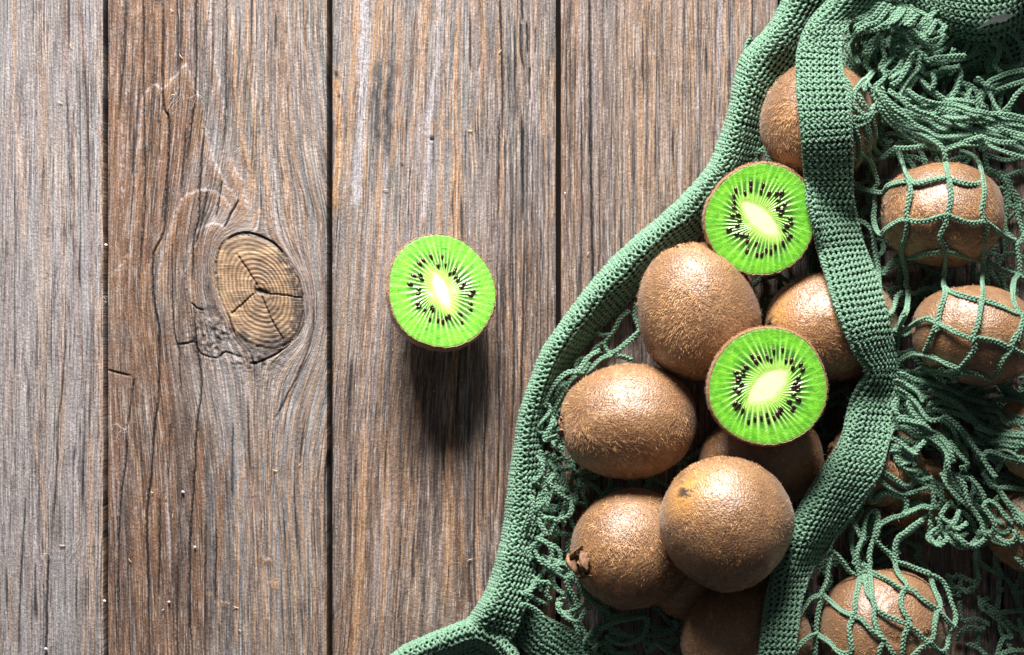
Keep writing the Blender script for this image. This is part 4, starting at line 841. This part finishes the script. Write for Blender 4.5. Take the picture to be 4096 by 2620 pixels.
A = [(806,-34,850,-14,24,44,30),(792,-14,834,2,22,44,26),(773,23,814,34,18,44,24),(757,42,798,62,14,42,20),(744,57,782,84,12,40,16),(736,84,770,104,10,40,12),(731,112,763,124,10,40,10),(721,142,756,150,10,40,10),(712,164,748,168,10,42,10),(702,178,736,186,10,44,10),
 (688,194,716,214,10,44,8),(673,208,697,236,10,44,8),(655,224,678,253,8,44,6),(626,249,650,278,8,44,6),(600,276,624,304,8,42,6),(579,302,604,323,8,40,6),(560,328,588,340,8,40,6),(545,350,575,356,8,38,6),(535,375,562,376,8,38,6),(526,400,550,400,8,36,6),
 (520,423,543,420,8,34,8),(517,446,541,442,8,32,10),(512,477,541,476,8,30,12),(509,504,540,508,8,30,12),(505,533,537,540,8,36,14),(498,563,533,570,8,44,22),(489,590,527,598,8,50,30),(478,609,519,620,8,50,34),(466,624,508,640,6,40,30),(450,638,490,655,3,20,12)]
band("rim_band", two(A, 0), label="left knitted band curving round the bag opening", seed=1)
Bb = [(862,-40,918,-26),(828,2,876,4),(812,20,850,22),(803,38,841,38),(798.5,55,840,58),(798,75,842,75),(799,97,848,97),(802,125,850,122),(804,150,851,148),(806,175,851,175),(808,200,852,198),(813,224,856,220),(818,247,862,243),(826,273,870,264),(833,298,879,290),(841,320,885,312),(849,340,890,333),(858,357,893,352),
 (867,372,895,372),(858,388,897,392),(852,402,897,405),(848,418,896,422),(845,432,889,437),(838,448,885,453),(827,465,880,472),(814,485,868,492),(803,503,856,510),(792,524,842,528),(783,545,826,546),(777,562,814,564),(772,580,806,582),(767,602,800,603),(764,625,797,626),(761,650,794,650),(758,690,792,690)]
zB = np.interp(np.arange(len(Bb)), [0, 3, 7, 12, 18, 24, 28, 34], [88, 96, 100, 90, 84, 98, 108, 104])
band("strap_band", two([(*b, z-10, z, z-16) for b, z in zip(Bb, zB)], 0), label="knitted strap lying over the kiwis, narrow and folded halfway", over=5.0, seed=2)
Dd = []
low = [(862,4),(885,7),(905,11),(921,15),(938,23),(960,34),(985,37),(1008,31),(1024,18),(1040,0)]
for f, z in ((-.08, 40), (0, 62), (.07, 78), (.2, 90), (.45, 96), (.9, 90), (1.3, 60), (1.5, 4)):
    Dd.append([(x, y+(-58-y)*f, z*float(.62+.38*sst(915, 985, x))) for i, (x, y) in enumerate(low)])
band("gathered_band", Dd, label="thick knitted band crossing the top right corner", seed=3, pitch=5.4)
E = [(380,668,412,708),(402,650,428,700),(425,639,440,692),(452,628,458,688),(475,621,470,684),(496,628,484,690),(510,643,494,700),(518,660,504,710),(522,684,510,720)]
band("folded_band", [[(x0,y0,14),(x0+(x1-x0)*.07,y0+(y1-y0)*.07,36),(x0+(x1-x0)*.18,y0+(y1-y0)*.18,40),(x0+(x1-x0)*.28,y0+(y1-y0)*.28,34),(x0+(x1-x0)*.4,y0+(y1-y0)*.4,12),(x0+(x1-x0)*.7,y0+(y1-y0)*.7,8),(x1,y1,8)] for x0,y0,x1,y1 in E], label="turned-up lip of the band at the bottom edge", seed=4, pitch=4.9)
Cc = [(504,632,514,606),(518,642,538,614),(536,658,566,628),(562,676,602,646),(590,702,644,672)]
band("lower_band", [[(x0,y0,3.5),((x0+x1)/2,(y0+y1)/2,9),(x1,y1,5)] for x0,y0,x1,y1 in Cc], label="dark shaded lower band of the bag lying flat on the planks", seed=5)
Ud = [(1050,10,1050,66),(1018,22,1024,72),(990,30,1000,74),(960,34,975,74),(935,38,948,72),(908,38,924,78),(878,36,906,90),(850,46,892,104),(842,80,882,124),(846,112,880,146)]
band("inner_fold", [[(x0,y0,22),((x0*2+x1)/3,(y0*2+y1)/3,36),((x0+x1*2)/3,(y0+y1*2)/3,30),(x1,y1,8)] for x0,y0,x1,y1 in Ud], label="shaded knitted fold behind the gathered cords", seed=6, pitch=6.)
# the net's bottom layer between the fruits and the planks
gu = Geo(); ru = np.random.default_rng(21)
nx, ny = 27, 34; gx = np.linspace(552, 1060, nx); gy = np.linspace(36, 690, ny)
NP = np.stack(np.meshgrid(gx, gy), -1)+ru.normal(0, 6.5, (ny, nx, 2)); NZ = ru.uniform(3.5, 16, (ny, nx))
for a in range(ny-1):
    for b in range(nx-1):
        for (c_, d_) in ((a+1, b), (a, b+1)):
            if ru.random() < .16+.5*(NP[a, b, 1] > 530): continue
            if NP[a, b, 0] < 745 and NP[a, b, 1] < 445 and not (NP[a, b, 0] < 610 and NP[a, b, 1] > 385): continue
            if NP[a, b, 0] < 600 and NP[a, b, 1] > 600: continue
            p, q_ = NP[a, b], NP[c_, d_]; mdl = (p+q_)/2+ru.normal(0, 3.2, 2); P = crom([p, mdl, q_], 1.6); z = np.linspace(NZ[a, b], NZ[c_, d_], len(P))
            cord_geo(W(P, z), gu, seed=a+b*.3)
gu.build("bottom_net", M_YARN, bag, origin=borg, kind="stuff", label="deeply shaded bottom layer of the net")
# label
tg = np.array([(976.5,28.5,92),(983,24.5,99),(989,20.5,103),(994,16.5,105),(1001,14.5,105),(1008,14.2,104),(1015,14.4,102)]); tb = np.array([(977.5,29,91),(985,26,95),(992,23.2,97),(996,21.6,99),(1001,22.4,98),(1005.6,20.6,98),(1012,16.4,98)])
R_ = []
for a in (0, .35, .7, 1): R_.append(W((tg*(1-a)+tb*a)[:, :2], (tg*(1-a)+tb*a)[:, 2]+1.2*math.sin(a*3)))
V = np.vstack(R_); F = [(i*7+j, i*7+j+1, (i+1)*7+j+1, (i+1)*7+j) for i in range(3) for j in range(6)]; V2 = V-np.array([0, 0, .5])
mk("care_tag", np.vstack([V, V2]), np.vstack([F, np.array(F)[:, ::-1]+len(V)]), M_TAG, bag, origin=borg, label="small blank white sewn-in label")
# loose fibres on cords and bands
allp = np.vstack(CORDS+[b[::3] for b in BANDP]); n = 26000; r = np.random.default_rng(5); Q = allp[r.integers(0, len(allp), n)]; d = r.normal(0, 1, (n, 3)); d[:, 2] = abs(d[:, 2])*.6; d /= np.linalg.norm(d, axis=1)[:, None]
Nn = np.cross(d, r.normal(0, 1, (n, 3))); Nn /= np.linalg.norm(Nn, axis=1)[:, None]
V, F = hairs(Q+d*2.0, Nn, d, 1.6+3.6*r.random(n)**2, .15, 3); mk("yarn_fuzz", V, F, M_FIB, bag, smooth=False, origin=borg, kind="stuff")

# ---------------------------------------------------------------- splinters and lint on the boards
g = Geo(); r = np.random.default_rng(9)
sp = [(172,10),(71,46),(181,56),(60,102),(173,95),(393,350),(385,190),(470,130),(588,254),(455,245),(500,52),(62,545),(236,607),(130,560),(152,492),(166,498),(173,516),(163,610),(470,560),(560,380),(548,400),(240,630),(275,470),(300,465)]
for x, y in sp:
    a = r.uniform(0, math.pi); L = r.uniform(1.5, 3.2); c = W((x, y), 1.6); d = np.array([math.cos(a), math.sin(a), .15]); e = np.array([-d[1], d[0], 0])
    g.tube(np.array([c-d*L, c-d*L*.3+e*.5, c+d*L*.4+e*.4, c+d*L]), [.12, .45, .42, .1], 5)
g.build("splinters", M_CHIP, None, label="tiny orange wood splinters scattered on the planks", category="splinters", kind="stuff")
g = Geo()
for x, y, s in ((183,492,1.6),(104.5,601,1.5),(46,649,1.7),(169,602,1.4),(557,385,1.0),(106,245,1.6),(195,547,1.3),(565,193,.9)):
    c = W((x, y), 2.)
    P = np.array([c+(-s, 0, 0), c+(-s*.6, .2, .2), c, c+(s*.6, -.1, .1), c+(s, 0, 0)]); g.tube(P, [s*.15, s*.75, s*.95, s*.7, s*.1], 7)
g.build("crumbs", M_LINT, None, label="small pale crumbs lying on the planks and in the gaps", category="crumbs", kind="stuff")
g = Geo()
for x, y, L, n_ in ((75,545,30,9),(122,432,18,7),(115,425,20,3),(45,560,20,3),(175,98,26,5),(190,100,20,3),(105,300,14,3),(40,170,26,2),(240,155,16,2)):
    for k in range(n_):
        a = r.uniform(0, 2*math.pi) if L < 25 else r.normal(1.2, .25); q = np.linspace(0, 1, 8)[:, None]; c = W((x+r.normal(0, 3), y+r.normal(0, 3)), 2.2)
        d = np.array([math.cos(a), math.sin(a), 0]); e = np.array([-d[1], d[0], 0]); g.tube(c+d*(q-.5)*L*r.uniform(.4, 1)+e*np.sin(q*r.uniform(2, 6)+a)*2.2+np.array([0, 0, .3])*np.sin(q*3), .11, 3)
g.build("lint_threads", M_LINT, None, label="fine white lint threads caught on the rough planks", category="lint", kind="stuff")
